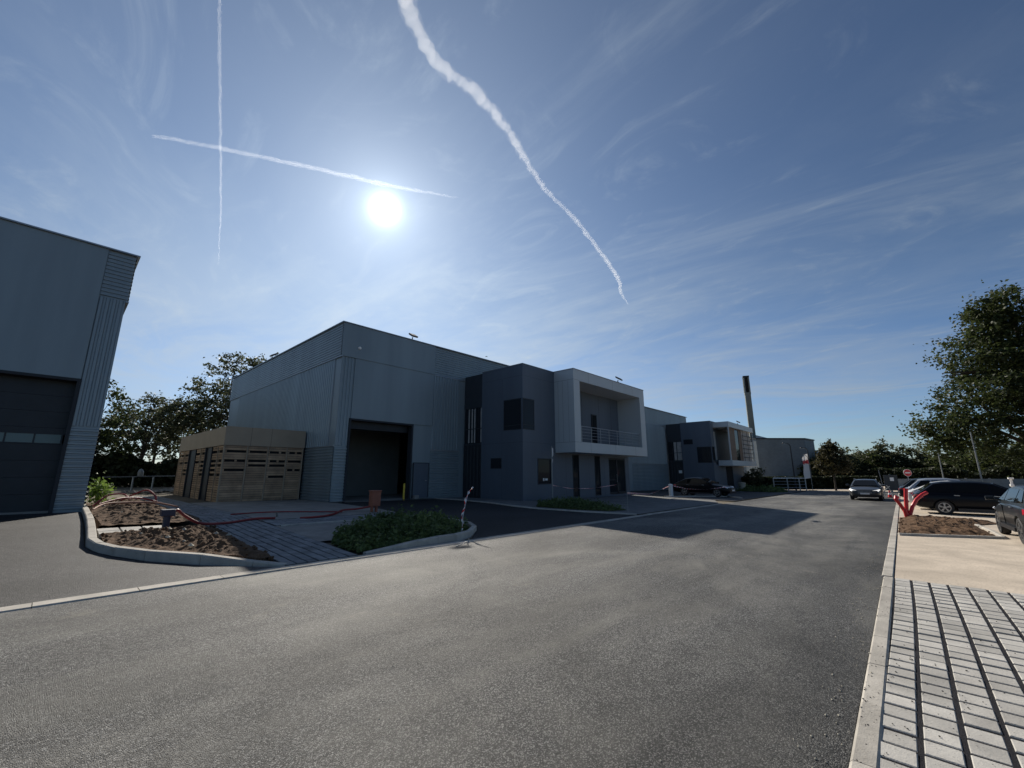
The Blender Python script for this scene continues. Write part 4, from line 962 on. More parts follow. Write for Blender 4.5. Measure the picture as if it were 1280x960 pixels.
def make_car(label, pm, loc, heading, style='estate', H=1.48, Lc=4.75, W=1.84, group=None, lights_on=False, rail=False):
    t = thing('parked_car' if not lights_on else 'car', label, 'car', loc, heading, group)
    hw = W / 2; f = Lc / 2; g = .15
    zr = .30 if style == 'suv' else .22
    bt = .99 if style != 'suv' else 1.06           # belt line
    wr = .345 if style == 'suv' else .325          # wheel radius
    wf, wb = f - .92, -f + .98
    S = [(f, zr + .16, .60, .60 * hw), (f - .05, zr + .06, .70, .78 * hw), (f - .28, zr, .79, .93 * hw), (f - .9, zr - .02, .90, .985 * hw), (f - 1.35, zr - .02, bt - .03, hw),
         (.2, zr - .02, bt, hw), (-1.2, zr - .02, bt + .01, hw), (-f + .55, zr, bt + .02, .985 * hw), (-f + .16, zr + .05, bt, .93 * hw), (-f + .03, zr + .12, bt - .07, .86 * hw), (-f, zr + .22, bt - .22, .80 * hw)]
    secs = [section(*s) for s in S]; n = len(secs[0]); b = MB()
    vs = [v for s in secs for v in s]
    fs = [(i * n + k, i * n + (k + 1) % n, (i + 1) * n + (k + 1) % n, (i + 1) * n + k) for i in range(len(secs) - 1) for k in range(n)]
    fs += [tuple(range(n)), tuple((len(secs) - 1) * n + k for k in range(n))[::-1]]
    b.add(vs, fs)
    o = b.build('body', pm, t)
    m = o.modifiers.new('s', 'SUBSURF'); m.levels = m.render_levels = 2
    # wheel arches cut out
    cut = MB()
    for x in (wf, wb):
        for s in (-1, 1):
            cut.lathe([(.0001, s * (hw - .30)), (wr + .06, s * (hw - .30)), (wr + .06, s * (hw + .2)), (.0001, s * (hw + .2))], 28, 'y', (x, 0, wr))
    cm = cut.mesh('cut'); cmo = bpy.data.objects.new('cut', cm); C.objects.link(cmo); cmo.parent = t
    bm_ = bmesh.new(); bm_.from_mesh(cm); bmesh.ops.remove_doubles(bm_, verts=bm_.verts, dist=.0005); bmesh.ops.recalc_face_normals(bm_, faces=bm_.faces); bm_.to_mesh(cm); bm_.free()
    md = o.modifiers.new('b', 'BOOLEAN'); md.object = cmo; md.operation = 'DIFFERENCE'; md.solver = 'EXACT'
    apply_mods(o); bpy.data.objects.remove(cmo)
    o.data.shade_smooth()
    try: o.data.set_sharp_from_angle(angle=R(40))
    except Exception: pass
    # cabin
    rear_top = {'estate': -f + .75, 'suv': -f + .70, 'hatch': -f + 1.05}[style]
    ws0, ws1 = f - 1.28, f - 2.12                       # windscreen foot and head
    rb = -f + .22
    w0, w1 = hw - .07, hw - .30
    zb_ = bt - .06
    prof = [(ws0, bt - .02), (ws1, H - .07), (ws1 - .45, H - .01), (0 - .45, H), (rear_top + .35, H - .03), (rear_top, H - .09), (rb, bt + .02)]
    wid = lambda z: w0 + (w1 - w0) * max(0, (z - bt)) / (H - bt)
    cs = []
    for x, z in prof:
        zt = max(z, zb_ + .02); wy = wid(zt)
        cs.append([(x, w0, zb_), (x, wid(zt - .05) if zt > bt + .1 else w0, max(zb_ + .01, zt - .05)), (x, wy - .07, zt), (x, 0, zt + .02), (x, -wy + .07, zt), (x, -(wid(zt - .05) if zt > bt + .1 else w0), max(zb_ + .01, zt - .05)), (x, -w0, zb_)])
    b = MB(); n = 7; vs = [v for c in cs for v in c]
    b.add(vs, [(i * n + k, i * n + k + 1, (i + 1) * n + k + 1, (i + 1) * n + k) for i in range(len(cs) - 1) for k in range(n - 1)])
    b.build('cabin', pm, t, smooth=True)
    # windows
    def at(p0, p1, q): return (p0[0] + (p1[0] - p0[0]) * q, p0[1] + (p1[1] - p0[1]) * q)
    zl, zh = bt + .03, H - .12
    xf = lambda z: ws0 + (ws1 - ws0) * (z - bt) / (H - .07 - bt) - .1
    xr = lambda z: rb + (rear_top - rb) * (z - bt) / (H - .09 - bt) + .14
    bp = .15; cp = -1.05
    for s in (-1, 1):
        for pl in ([(xf(zl), zl), (xf(zh) - .02, zh), (bp + .03, zh), (bp + .03, zl)], [(bp - .03, zl), (bp - .03, zh), (cp + .05, zh), (cp + .03, zl)], [(cp - .04, zl), (cp - .02, zh), (xr(zh), zh - .02), (xr(zl) + .1, zl + .02)]):
            b = MB(); b.prism([(x, s * (wid(z) + .006), z) for x, z in pl], (0, s * -.02, 0)); b.build('side_window', 'carglass', t)
        if rail:
            b = MB(); b.tube([(ws1 - .3, s * (w1 + .01), H - .03), (ws1 - .5, s * (w1 + .01), H + .03), (rear_top + .5, s * (w1 + .01), H + .02), (rear_top + .3, s * (w1 + .01), H - .05)], .018, 6); b.build('roof_rail', 'steel', t)
    def slope(p0, p1, q0, q1, inset, off):
        a = at(p0, p1, q0); c = at(p0, p1, q1); d = Vector((p1[0] - p0[0], 0, p1[1] - p0[1])).normalized(); nn = Vector((d.z, 0, -d.x)) 
        if nn.z < 0: nn = -nn
        nn *= off
        wa, wc = wid(a[1]) - inset, wid(c[1]) - inset
        return [Vector((a[0], wa, a[1])) + nn, Vector((a[0], -wa, a[1])) + nn, Vector((c[0], -wc, c[1])) + nn, Vector((c[0], wc, c[1])) + nn], nn
    pts, nn = slope((ws0, bt), (ws1, H - .07), .06, .97, .10, .026); b = MB(); b.prism(pts, nn * -.5); b.build('windscreen', 'carglass', t)
    pts, nn = slope((rb, bt + .02), (rear_top, H - .09), .1, .93, .12, .026); b = MB(); b.prism(pts, nn * -.5); b.build('rear_window', 'carglass', t)
    # wheels
    for x in (wf, wb):
        for s in (-1, 1):
            yo = s * (hw - .02); yi = s * (hw - .23)
            b = MB(); e = s * .03
            b.lathe([(wr * .66, yi), (wr * .93, yi), (wr, yi + e), (wr, yo - e), (wr * .93, yo), (wr * .68, yo - e * .2), (wr * .66, yo - e)], 28, 'y', (x, 0, wr))
            wo = b.build('wheel', 'black', t, smooth=True)
            b = MB(); ym = yo - e * .7
            b.lathe([(wr * .67, ym), (wr * .60, ym), (wr * .6, ym - e * 2)], 28, 'y', (x, 0, wr))
            for k in range(5):
                an = k / 5 * 2 * math.pi + .3
                for da in (-.13, .13): b.bar((x + .04 * math.cos(an), ym, wr + .04 * math.sin(an)), (x + wr * .62 * math.cos(an + da), ym, wr + wr * .62 * math.sin(an + da)), .028, .03)
            b.lathe([(.0001, ym + e * .2), (.055, ym + e * .2), (.06, ym - e)], 14, 'y', (x, 0, wr))
            b.build('rim', 'alloy', wo)
            b = MB(); b.lathe([(.0001, ym - e * 2.4), (wr * .6, ym - e * 2.4)], 20, 'y', (x, 0, wr)); b.build('brake_disc', 'dark', wo)
    # lamps, grille, plates, mirrors, handles, sills
    for s in (-1, 1):
        b = MB(); b.prism([(f - .10, s * .48 * hw, .60), (f - .17, s * .80 * hw, .63), (f - .45, s * .945 * hw, .76), (f - .45, s * .90 * hw, .80), (f - .21, s * .72 * hw, .755), (f - .12, s * .48 * hw, .70)], (.045, s * .012, .01))
        lens = 'lens'
        if lights_on: lens = M['lit']
        b.build('headlight', lens, t, smooth=False)
        b = MB()
        tz0, tz1 = (bt - .30, bt - .10)
        b.prism([(-f + .005, s * .50 * hw, tz1 - .06), (-f + .02, s * .50 * hw, tz0 + .02), (-f + .05, s * .82 * hw, tz0), (-f + .32, s * .965 * hw, tz0 + .06), (-f + .30, s * .955 * hw, tz1), (-f + .06, s * .84 * hw, tz1)], (-.02, s * .012, 0))
        b.build('tail_light', 'tail', t)
        b = MB(); b.prism([(ws0 - .28, s * (hw + .02), bt + .02), (ws0 - .20, s * (hw + .20), bt + .0), (ws0 - .18, s * (hw + .21), bt + .12), (ws0 - .27, s * (hw + .03), bt + .13)], (.12, 0, -.01)); b.bar((ws0 - .2, s * (hw - .1), bt), (ws0 - .2, s * (hw + .05), bt + .05), .05)
        b.build('mirror', pm, t, bevel=.02)
        for x in (bp + .25, cp + .2):
            b = MB(); b.bar((x, s * (hw + .004), bt - .11), (x - .19, s * (hw + .004), bt - .10), .028, .028); b.build('door_handle', 'steel', t)
        b = MB(); b.box(wb + wr + .1, wf - wr - .1, min(s * (hw - .06), s * (hw + .004)), max(s * (hw - .06), s * (hw + .004)), zr - .02, zr + .09); b.build('sill', 'blackplas', t)
        b = MB()
        for xx in (bp,): b.box(xx - .003, xx + .003, min(s * (hw - .02), s * (hw + .0025)), max(s * (hw - .02), s * (hw + .0025)), zr + .12, bt - .1)
        b.build('door_gap', 'void', t)
    b = MB(); b.prism([(f - .02, -.42 * hw, .47), (f - .02, .42 * hw, .47), (f - .035, .46 * hw, .68), (f - .035, -.46 * hw, .68)], (.035, 0, 0)); gr = b.build('grille', 'blackplas', t)
    b = MB(); [b.box(f + .014, f + .02, -.42 * hw, .42 * hw, z, z + .012) for z in (.50, .545, .59, .635)]; b.build('grille_bar', 'steel', gr)
    b = MB(); b.prism([(f - .06, -.8 * hw, zr + .06), (f - .06, .8 * hw, zr + .06), (f - .03, .7 * hw, zr + .18), (f - .03, -.7 * hw, zr + .18)], (.05, 0, 0)); b.build('bumper_intake', 'blackplas', t)
    b = MB(); b.box(f + .02, f + .03, -.26, .26, .44, .55); b.build('number_plate', 'white', t)
    b = MB(); b.box(-f - .02, -f - .005, -.26, .26, .66, .77); b.build('number_plate', 'white', t)
    b = MB(); b.prism([(-f + .02, -.75 * hw, zr + .1), (-f + .02, .75 * hw, zr + .1), (-f - .02, .72 * hw, zr + .26), (-f - .02, -.72 * hw, zr + .26)], (-.012, 0, 0)); b.build('rear_bumper', 'blackplas', t)
    return t

M['lit'], _nt, _p = newmat('lit_headlamp')
_p.inputs['Base Color'].default_value = (.8, .8, .8, 1); _p.inputs['Emission Color'].default_value = (1, .97, .9, 1); _p.inputs['Emission Strength'].default_value = .6
M['p_grey'] = paint('grey_car_paint', (.05, .053, .056), .2); M['p_black'] = paint('black_car_paint', (.004, .005, .008), 0, .14)
M['p_white'] = paint('white_car_paint', (.72, .72, .71), 0); M['p_dgrey'] = paint('dark_grey_car_paint', (.014, .018, .021), 0, .22); M['p_silver'] = paint('silver_car_paint', (.45, .46, .47), .7)
G_ = 'cars parked along the right kerb'
def oncar(a, b_): return (a, b_, zg(a, b_))
make_car('grey estate car driving towards us on the road with a headlight lit', 'p_grey', oncar(42.0, 2.15), R(180), 'estate', 1.46, rail=True, lights_on=True)
make_car('dark hatchback standing in front of the far office block behind barrier tape', 'p_black', oncar(36.3, 12.1), R(-92), 'hatch', 1.47, 4.45)
make_car('big black estate car nearest the red conduits, parked tail to the road', 'p_black', oncar(29.6, -2.65), R(-88), 'estate', 1.52, 4.8, 1.88, G_)
make_car('white car parked directly beyond the big black estate', 'p_white', oncar(32.6, -2.2), R(-90), 'hatch', 1.50, 4.3, 1.8, G_)
make_car('silver car with dark windows, second beyond the big black estate', 'p_silver', oncar(35.3, -2.2), R(-90), 'suv', 1.62, 4.5, 1.84, G_)
make_car('dark car farthest along the row of parked tails near the traffic cone', 'p_dgrey', oncar(38.2, -1.95), R(-90), 'suv', 1.60, 4.5, 1.84, G_)
make_car('dark grey car cut by the right picture edge, red tail lamp towards us', 'p_dgrey', oncar(19.35, -3.0), R(2), 'suv', 1.56, 4.6, 1.86)

# ================================================================== STREET THINGS
def zat(a, b_): return zg(a, b_)
# red conduits
t = thing('conduit_bundle', 'bundle of thick red plastic conduits sticking up out of the soil bed', 'conduits', (25.0, .08, zg(25, .08)))
ux, uy = .677, -.736   # to the right as seen from the road
def off(r, z, d=0): return (ux * r + .736 * d, uy * r + .677 * d, z)
part(t, 'conduit', 'red', lambda b: b.tube([off(.08, -.2), off(.02, .12), off(-.10, .36), off(-.22, .58), off(-.32, .74), off(-.36, .82), off(-.31, .89, .03), off(-.22, .86, .06)], [.068] * 8, 12), smooth=True)
part(t, 'conduit', 'red', lambda b: b.tube([off(.05, -.2, .1), off(.10, .3, .1), off(.17, .8, .1), off(.25, 1.24, .1)], .07, 12), smooth=True)
part(t, 'conduit', 'red', lambda b: b.tube([off(.08, -.2), off(.15, .2), off(.30, .50), off(.52, .78), off(.80, .98), off(1.02, 1.07)], .068, 12), smooth=True)
part(t, 'conduit', 'red', lambda b: b.tube([off(-.04, -.2, -.06), off(-.10, .14, -.06), off(-.12, .36, -.06)], .068, 12), smooth=True)

# hydrant on the left heap, conduit loops, hoses
t = thing('utility_post', 'short dark blue utility post between the two soil heaps', 'post', (2.12, 13.6, zg(2.1, 13.6) + .0))
part(t, 'post', 'blue', lambda b: b.lathe([(.001, -.3), (.075, -.3), (.075, .42), (.07, .43)], 14))
part(t, 'cap', 'blue', lambda b: b.box(-.14, .14, -.12, .12, .38, .54), bevel=.015)
def hose(name, label, pts, r, m='redhose', rest=True, group=None, cat='hose'):
    b = MB(); P = []
    pts = [Vector(p) for p in pts]
    for i in range(len(pts) - 1):   # catmull-rom
        p0, p1, p2, p3 = pts[max(i - 1, 0)], pts[i], pts[i + 1], pts[min(i + 2, len(pts) - 1)]
        for k in range(6):
            u_ = k / 6; P.append(.5 * ((2 * p1) + (p2 - p0) * u_ + (2 * p0 - 5 * p1 + 4 * p2 - p3) * u_ ** 2 + (3 * p1 - p0 - 3 * p2 + p3) * u_ ** 3))
    P.append(pts[-1]); b.tube(P, r, 8)
    o = b.build(name, m, smooth=True); return props(o, label, cat, group)
def hz(a, b_, h): return (a, b_, zg(a, b_) + h)
hose('conduit_hose', 'red hose lying across the paver path by the dark blue post', [hz(2.2, 13.7, .35), hz(2.32, 13.75, .5), hz(2.5, 13.8, .35), hz(2.9, 13.85, .12), hz(3.6, 14.2, .05), hz(4.4, 14.7, .05), hz(5.0, 14.75, .03)], .035)
hose('conduit_hose', 'red hose running over the concrete slab to the orange pedestal', [hz(5.6, 14.35, .03), hz(6.3, 14.3, .05), hz(7.0, 14.9, .04), hz(7.6, 15.6, .06), hz(8.1, 15.5, .09), hz(8.45, 15.1, .2)], .035)
hose('conduit_hose', 'thin dark red cable across the slab in front of the timber shed', [hz(4.2, 16.4, .04), hz(5.2, 16.6, .04), hz(6.0, 16.3, .04), hz(6.9, 15.6, .04), hz(7.4, 15.2, .05)], .022)
hose('conduit_hose', 'short cable end on the pale slab before the shed', [hz(5.55, 16.3, .03), hz(5.35, 15.7, .05), hz(5.2, 15.2, .03)], .018, 'blackplas')
gl = 'old red conduit lengths on the left soil heap'
hose('bent_conduit', 'faded red conduit bent into a tall hoop on the far soil heap', [hz(2.75, 20.2, .25), hz(2.72, 20.3, .52), hz(2.5, 20.6, .72), hz(2.2, 20.9, .58), hz(1.9, 21.2, .35)], .03)
hose('bent_conduit', 'faded red conduit curling low over the far soil heap', [hz(1.15, 20.5, .22), hz(1.5, 20.9, .55), hz(1.9, 21.0, .58), hz(2.05, 20.5, .4)], .03)
hose('bent_conduit', 'long faded conduit lying along the edge of the far soil heap', [hz(1.0, 17.7, .27), hz(1.3, 18.5, .38), hz(1.9, 19.0, .38), hz(2.6, 18.6, .36)], .026, 'oldpipe')
hose('bent_conduit', 'straight faded conduit slanting across the top of the soil heap', [hz(1.9, 19.6, .36), hz(2.5, 18.4, .38), hz(2.95, 17.4, .28)], .026, 'oldpipe')
hose('bent_conduit', 'dark red conduit half buried near the weed on the soil heap', [hz(1.2, 19.2, .34), hz(1.8, 19.9, .48), hz(2.4, 20.2, .44), hz(2.95, 19.9, .25)], .028)
# orange pedestal
t = thing('utility_pedestal', 'orange brown utility pedestal with hoses at its foot on the slab', 'pedestal', hz(8.55, 15.0, 0))
part(t, 'cabinet', 'orange', lambda b: (b.box(-.17, .17, -.15, .15, .22, .78), b.box(-.19, .19, -.17, .17, .74, .80)), bevel=.02)
part(t, 'leg', 'orange', lambda b: b.box(-.13, -.07, -.06, .06, -.1, .22)); part(t, 'leg', 'orange', lambda b: b.box(.05, .11, -.06, .06, -.1, .22))
# yellow bollard in the loading door
t = thing('bollard', 'slim yellow bollard at the right side of the open loading door', 'bollard', hz(13.75, 21.0, 0))
part(t, 'post', 'yellow', lambda b: b.lathe([(.001, -.1), (.055, -.1), (.055, .86), (.04, .9), (.001, .91)], 14), smooth=True)
t = thing('junction_box', 'small grey box on the ground beside the open loading door', 'box', hz(14.5, 20.9, .03))
part(t, 'box', 'slab', lambda b: b.box(-.15, .15, -.1, .1, 0, .2), bevel=.01)
# pale bollard, bin
t = thing('bollard', 'pale grey concrete bollard by the sunlit strip holding the barrier tape', 'bollard', hz(33.3, 13.6, 0))
part(t, 'post', 'white', lambda b: b.lathe([(.001, -.1), (.16, -.1), (.16, .78), (.17, .79), (.17, .88), (.12, .92), (.001, .93)], 18), smooth=True)
t = thing('bin', 'beige cylindrical bin beside the far office planting', 'bin', hz(57.5, 14.6, 0))
part(t, 'body', 'beige', lambda b: b.lathe([(.001, -.2), (.36, -.2), (.40, .75), (.40, .8)], 18), smooth=True)
part(t, 'lid', 'beige', lambda b: b.lathe([(.43, .78), (.43, .86), (.2, .95), (.001, .97)], 18), smooth=True)
# striped tape helper
def striped(name):
    m, nt_, p_ = newmat(name)
    tcn = N(nt_, 'ShaderNodeUVMap'); wv = N(nt_, 'ShaderNodeTexWave', Scale=1.0); wv.bands_direction = 'DIAGONAL'
    nt_.links.new(tcn.outputs[0], wv.inputs['Vector'])
    rp = N(nt_, 'ShaderNodeValToRGB'); rp.color_ramp.interpolation = 'CONSTANT'
    rp.color_ramp.elements[0].color = (.62, .03, .03, 1); rp.color_ramp.elements[1].color = (.8, .79, .78, 1); rp.color_ramp.elements[1].position = .5
    nt_.links.new(wv.outputs['Fac'], rp.inputs['Fac']); nt_.links.new(rp.outputs['Color'], p_.inputs['Base Color'])
    p_.inputs['Roughness'].default_value = .4; return m
M['tape'] = striped('barrier_tape')
def tape(pts, w_, parent=None, name='barrier_tape', twist=.0, sub=10, label=None, cat=None):
    pts = [Vector(p) for p in pts]; vs = []; fs = []; uv = []; dist = 0; k = 0; P = []
    for i in range(len(pts) - 1):
        for s in range(sub): P.append(pts[i].lerp(pts[i + 1], s / sub))
    P.append(pts[-1])
    for i, p in enumerate(P):
        d = (P[min(i + 1, len(P) - 1)] - P[max(i - 1, 0)]).normalized()
        side = Vector((0, 0, 1)) if abs(d.z) < .8 else Vector((.7, -.7, 0))
        side = (side - d * side.dot(d)).normalized(); side.rotate(Matrix.Rotation(twist * i, 3, d))
        if i: dist += (P[i] - P[i - 1]).length
        vs += [p + side * w_ / 2, p - side * w_ / 2]; uv += [(dist * 3.2, 0), (dist * 3.2, .25)]
    me = bpy.data.meshes.new(name); me.from_pydata([tuple(v) for v in vs], [], [(2 * i, 2 * i + 1, 2 * i + 3, 2 * i + 2) for i in range(len(P) - 1)]); me.update()
    ul = me.uv_layers.new()
    for lp in me.loops: ul.data[lp.index].uv = uv[lp.vertex_index]
    o = bpy.data.objects.new(name, me); C.objects.link(o); me.materials.append(M['tape'])
    sm = o.modifiers.new('t', 'SOLIDIFY'); sm.thickness = .002
    if parent: o.parent = parent
    return props(o, label, cat)
# leaning stake with tape on the island kerb
t = thing('marker_stake', 'leaning thin stake wrapped in red and white tape on the planted island', 'stake', hz(7.78, 9.02, 0))
part(t, 'rod', 'steel', lambda b: b.tube([(0, 0, -.1), (.06, .02, .5), (.24, .02, 1.15)], .012, 6))
tape([(.02, .0, .1), (.05, .0, .3), (.02, .04, .5), (.10, -.0, .72), (.14, .03, .92), (.25, .0, 1.12), (.36, -.04, 1.26)], .05, t, 'tape_strip', .5, 5)
t = thing('wire_stake', 'small bent wire stake lying on the road edge', 'stake', hz(6.9, 7.75, 0))
part(t, 'wire', 'polegrey', lambda b: b.tube([(-.32, .06, .02), (-.05, 0, .10), (0, 0, .02), (.02, 0, .16)], .012, 6))
# tall thin pole with hanging tape ends near the office
t = thing('thin_pole', 'tall thin grey pole with small tape rags before the office window', 'pole', hz(19.5, 14.8, 0))
part(t, 'pole', 'polegrey', lambda b: b.tube([(0, 0, -.2), (0, 0, 3.1)], .035, 10))
part(t, 'rag', 'white', lambda b: (b.prism([(.04, .01, 3.05), (.15, .0, 2.98), (.17, .02, 2.6), (.08, .01, 2.5)], (0, .01, 0)), b.prism([(.04, .01, 2.4), (.11, .0, 2.35), (.09, .02, 2.15)], (0, .01, 0))))
t = thing('thin_post', 'short thin metal post at the corner of the office walk', 'post', hz(17.15, 8.95, .02))
part(t, 'post', 'polegrey', lambda b: b.tube([(0, 0, -.1), (0, 0, .86)], .012, 8))
tape([hz(17.15, 8.95, .86), hz(22, 10.2, .60), hz(28, 12.2, .58), hz(33.2, 13.6, .80)], .07, None, 'barrier_tape', .04, 14, 'red and white tape from the short metal post to the pale bollard', 'tape')
tape([hz(33.4, 13.55, .80), hz(34.2, 12.6, .56), hz(34.6, 11.4, .55), hz(34.8, 9.9, .80)], .07, None, 'barrier_tape', .06, 12, 'red and white tape in front of the dark hatchback', 'tape')
tape([hz(19.5, 14.75, .9), hz(21.8, 15.2, .68), hz(24.5, 15.4, .62), hz(28.0, 15.4, .85)], .05, None, 'barrier_tape', .25, 14, 'twisted tape hanging along the ground floor office front', 'tape')
# feather flag
t = thing('feather_flag', 'tall white feather banner with a red mark beside the pale railing', 'flag', hz(60.0, 7.85, 0))
t.scale = (1, 1, 1)
part(t, 'pole', 'polegrey', lambda b: b.tube([(0, 0, 0), (0, 0, 3.2), (-.08, .08, 3.9), (-.3, .33, 4.15)], .03, 8))
def sail(b):
    vs = []; n = 16
    for i in range(n + 1):
        q = i / n; z = 1.45 + q * 2.75
        wd = .72 if q < .65 else .72 * math.sqrt(max(0, 1 - ((q - .65) / .36) ** 2))
        wv = .05 * math.sin(q * 9)
        for s in (0, .5, 1): vs.append((.03 - .677 * wd * s + wv * .7 * s, .736 * wd * s * 1.0 + wv * s + .03, z - (.12 * s if q < .05 else 0)))
    b.add(vs, [(3 * i + k, 3 * i + k + 1, 3 * i + k + 4, 3 * i + k + 3) for i in range(n) for k in (0, 1)])
o = part(t, 'sail', 'sail', sail); o.modifiers.new('s', 'SOLIDIFY').thickness = .006
def logo(b):
    for q0, q1, z0, h in ((.08, .28, 3.05, .5), (.34, .5, 3.1, .4), (.56, .72, 3.0, .42)):
        b.prism([(.02 - .677 * q0 - .03, .736 * q0 - .0, z0), (.02 - .677 * q1 - .03, .736 * q1 - .0, z0 + .05), (.02 - .677 * q1 - .03, .736 * q1, z0 + h), (.02 - .677 * q0 - .03, .736 * q0, z0 + h - .08)], (-.06, -.06, 0))
part(t, 'red_mark', 'redpaint', logo)
part(t, 'base', 'blackplas', lambda b: (b.bar((-.4, 0, .04), (.4, 0, .04), .06), b.bar((0, -.4, .04), (0, .4, .04), .06)))
# railing / bike rack
t = thing('railing', 'pale metal railing with three crossbars beside the feather banner', 'railing', hz(59, 9.4, 0))
ra = [(-1.0, 1.9), (.1, .7), (.6, -.4), (1.0, -.95)]
part(t, 'top_rail', 'white', lambda b: b.tube([(p[0], p[1], 1.42) for p in ra], .055, 8))
part(t, 'crossbar', 'steel', lambda b: [b.tube([(p[0], p[1], h) for p in ra], .025, 6) for h in (.35, .7, 1.05)])
for p in ra: part(t, 'post', 'steel', lambda b: b.box(p[0] - .05, p[0] + .05, p[1] - .05, p[1] + .05, -.2, 1.4))
# street lamps
def street_lamp(loc, label, h, d):
    t = thing('street_lamp', label, 'street lamp', loc, 0, 'street lamps by the far hedge')
    part(t, 'pole', 'dark', lambda b: b.tube([(0, 0, -.2), (0, 0, 1.1), (0, 0, h - .3), (d[0] * .15, d[1] * .15, h - .08), (d[0] * .4, d[1] * .4, h)], [.085, .08, .055, .05, .045], 10), smooth=True)
    part(t, 'lamp_head', 'dark', lambda b: b.prism([(d[0] * .3 - d[1] * .14, d[1] * .3 + d[0] * .14, h - .05), (d[0] * .3 + d[1] * .14, d[1] * .3 - d[0] * .14, h - .05), (d[0] * 1.0 + d[1] * .12, d[1] * 1.0 - d[0] * .12, h), (d[0] * 1.0 - d[1] * .12, d[1] * 1.0 + d[0] * .12, h)], (0, 0, .1)), bevel=.02)
    part(t, 'lamp_lens', 'lens', lambda b: b.prism([(d[0] * .4 - d[1] * .1, d[1] * .4 + d[0] * .1, h - .045), (d[0] * .4 + d[1] * .1, d[1] * .4 - d[0] * .1, h - .045), (d[0] * .95 + d[1] * .1, d[1] * .95 - d[0] * .1, h - .005), (d[0] * .95 - d[1] * .1, d[1] * .95 + d[0] * .1, h - .005)], (0, 0, -.012)))
street_lamp(hz(60.5, 9.55, 0), 'dark street lamp with its head to the left of the feather banner', 5.55, (-.62, .66))
street_lamp(hz(68.3, 8.9, 0), 'street lamp half hidden behind the feather banner', 5.3, (-.62, .66))
t = thing('lamp_pole', 'tall slim grey pole without a head rising before the big oak', 'pole', (65.2, -6.0, -.45)); t.rotation_euler = (R(-.5), R(-.5), 0)
part(t, 'pole', 'polegrey', lambda b: b.tube([(0, 0, -.2), (0, 0, 6.2)], [.08, .05], 10), smooth=True)
t = thing('lamp_pole', 'shorter thin pole behind the concrete fence, left of the tall slim pole', 'pole', (66.6, -3.3, -.45))
part(t, 'pole', 'polegrey', lambda b: b.tube([(0, 0, -.2), (0, 0, 4.1)], [.06, .045], 10), smooth=True)
# no entry sign, its post
t = thing('road_sign', 'round red no entry sign with a white bar on a thin post', 'road sign', (59.2, -.41, -.48), R(42.6 + 180 - 10))
def disc(b, r, x0, x1, n=28):
    b.add([(x0, r * math.cos(k / n * 2 * math.pi), 2.0 + r * math.sin(k / n * 2 * math.pi)) for k in range(n)] + [(x1, r * math.cos(k / n * 2 * math.pi), 2.0 + r * math.sin(k / n * 2 * math.pi)) for k in range(n)],
          [tuple(range(n))[::-1], tuple(range(n, 2 * n))] + [(k, (k + 1) % n, n + (k + 1) % n, n + k) for k in range(n)])
part(t, 'post', 'steel', lambda b: b.tube([(0, 0, -.2), (0, 0, 2.3)], .03, 8))
pl = part(t, 'plate', 'white', lambda b: disc(b, .36, .04, .06))
part(pl, 'red_disc', 'redpaint', lambda b: disc(b, .33, .061, .065)); part(pl, 'white_bar', 'white', lambda b: b.box(.066, .07, -.24, .24, 1.94, 2.06))
# cone
t = thing('traffic_cone', 'red and white traffic cone behind the oncoming grey car', 'cone', hz(46.2, .95, 0))
part(t, 'base', 'orange', lambda b: b.box(-.2, .2, -.2, .2, 0, .04), bevel=.01)
part(t, 'cone', 'redpaint', lambda b: b.lathe([(.15, .04), (.035, .56), (.001, .57)], 18), smooth=True)
part(t, 'white_band', 'white', lambda b: b.lathe([(.112, .24), (.079, .38)], 18), smooth=True)
t = thing('barrier_trestle', 'thin leaning metal trestle by the far fence end beside the traffic cone', 'trestle', hz(50.2, 1.35, 0))
part(t, 'frame', 'polegrey', lambda b: (b.bar((0, 0, 0), (-.1, .15, 2.2), .05), b.bar((0, .4, 0), (.2, -.4, .8), .06), b.bar((.2, -.6, 0), (.1, -.2, .9), .06)))
t = thing('notice_board', 'small white notice on a dark board at the end of the far hedge', 'notice', (58.6, .95, -.45), R(42.6 + 180))
part(t, 'board', 'dark', lambda b: b.box(0, .05, -.7, .7, .2, 1.75)); part(t, 'sheet', 'white', lambda b: b.box(.051, .056, -.1, .3, 1.15, 1.5)); part(t, 'post', 'polegrey', lambda b: b.box(-.06, 0, -.06, .06, -.2, 1.8))
t = thing('marker_post', 'white marker post behind the big black estate, by the big oak', 'post', hz(50.4, -6.15, 0))
part(t, 'post', 'white', lambda b: b.box(-.06, .06, -.06, .06, -.2, 1.55)); part(t, 'head', 'white', lambda b: (b.box(-.2, .2, -.14, .14, 1.5, 1.62), b.box(-.1, .3, -.1, .1, .95, 1.12)), bevel=.02)
# debris behind the path on the left
t = thing('trestle', 'low grey trestle standing in the dark yard behind the soil heap', 'trestle', hz(4.6, 42.5, 0), R(20))
part(t, 'frame', 'steel', lambda b: (b.bar((-2.2, 0, 1.05), (2.4, .1, 1.1), .08), b.bar((-.4, 0, 0), (-.4, 0, 1.05), .08), b.bar((.9, 0, 0), (.9, 0, 1.05), .08)))
part(t, 'pump', 'polegrey', lambda b: b.lathe([(.001, 1.1), (.16, 1.1), (.18, 1.4), (.1, 1.6), (.001, 1.65)], 12))
b = MB(); rs = random.Random(3)
for k in range(60): stone(b, rs.uniform(3.5, 8), rs.uniform(38, 42), zg(5, 40) + .05, rs.uniform(.06, .3))
o = b.build('rubble', 'slab'); props(o, 'grey broken rubble in the dark yard behind the shed', kind='stuff')

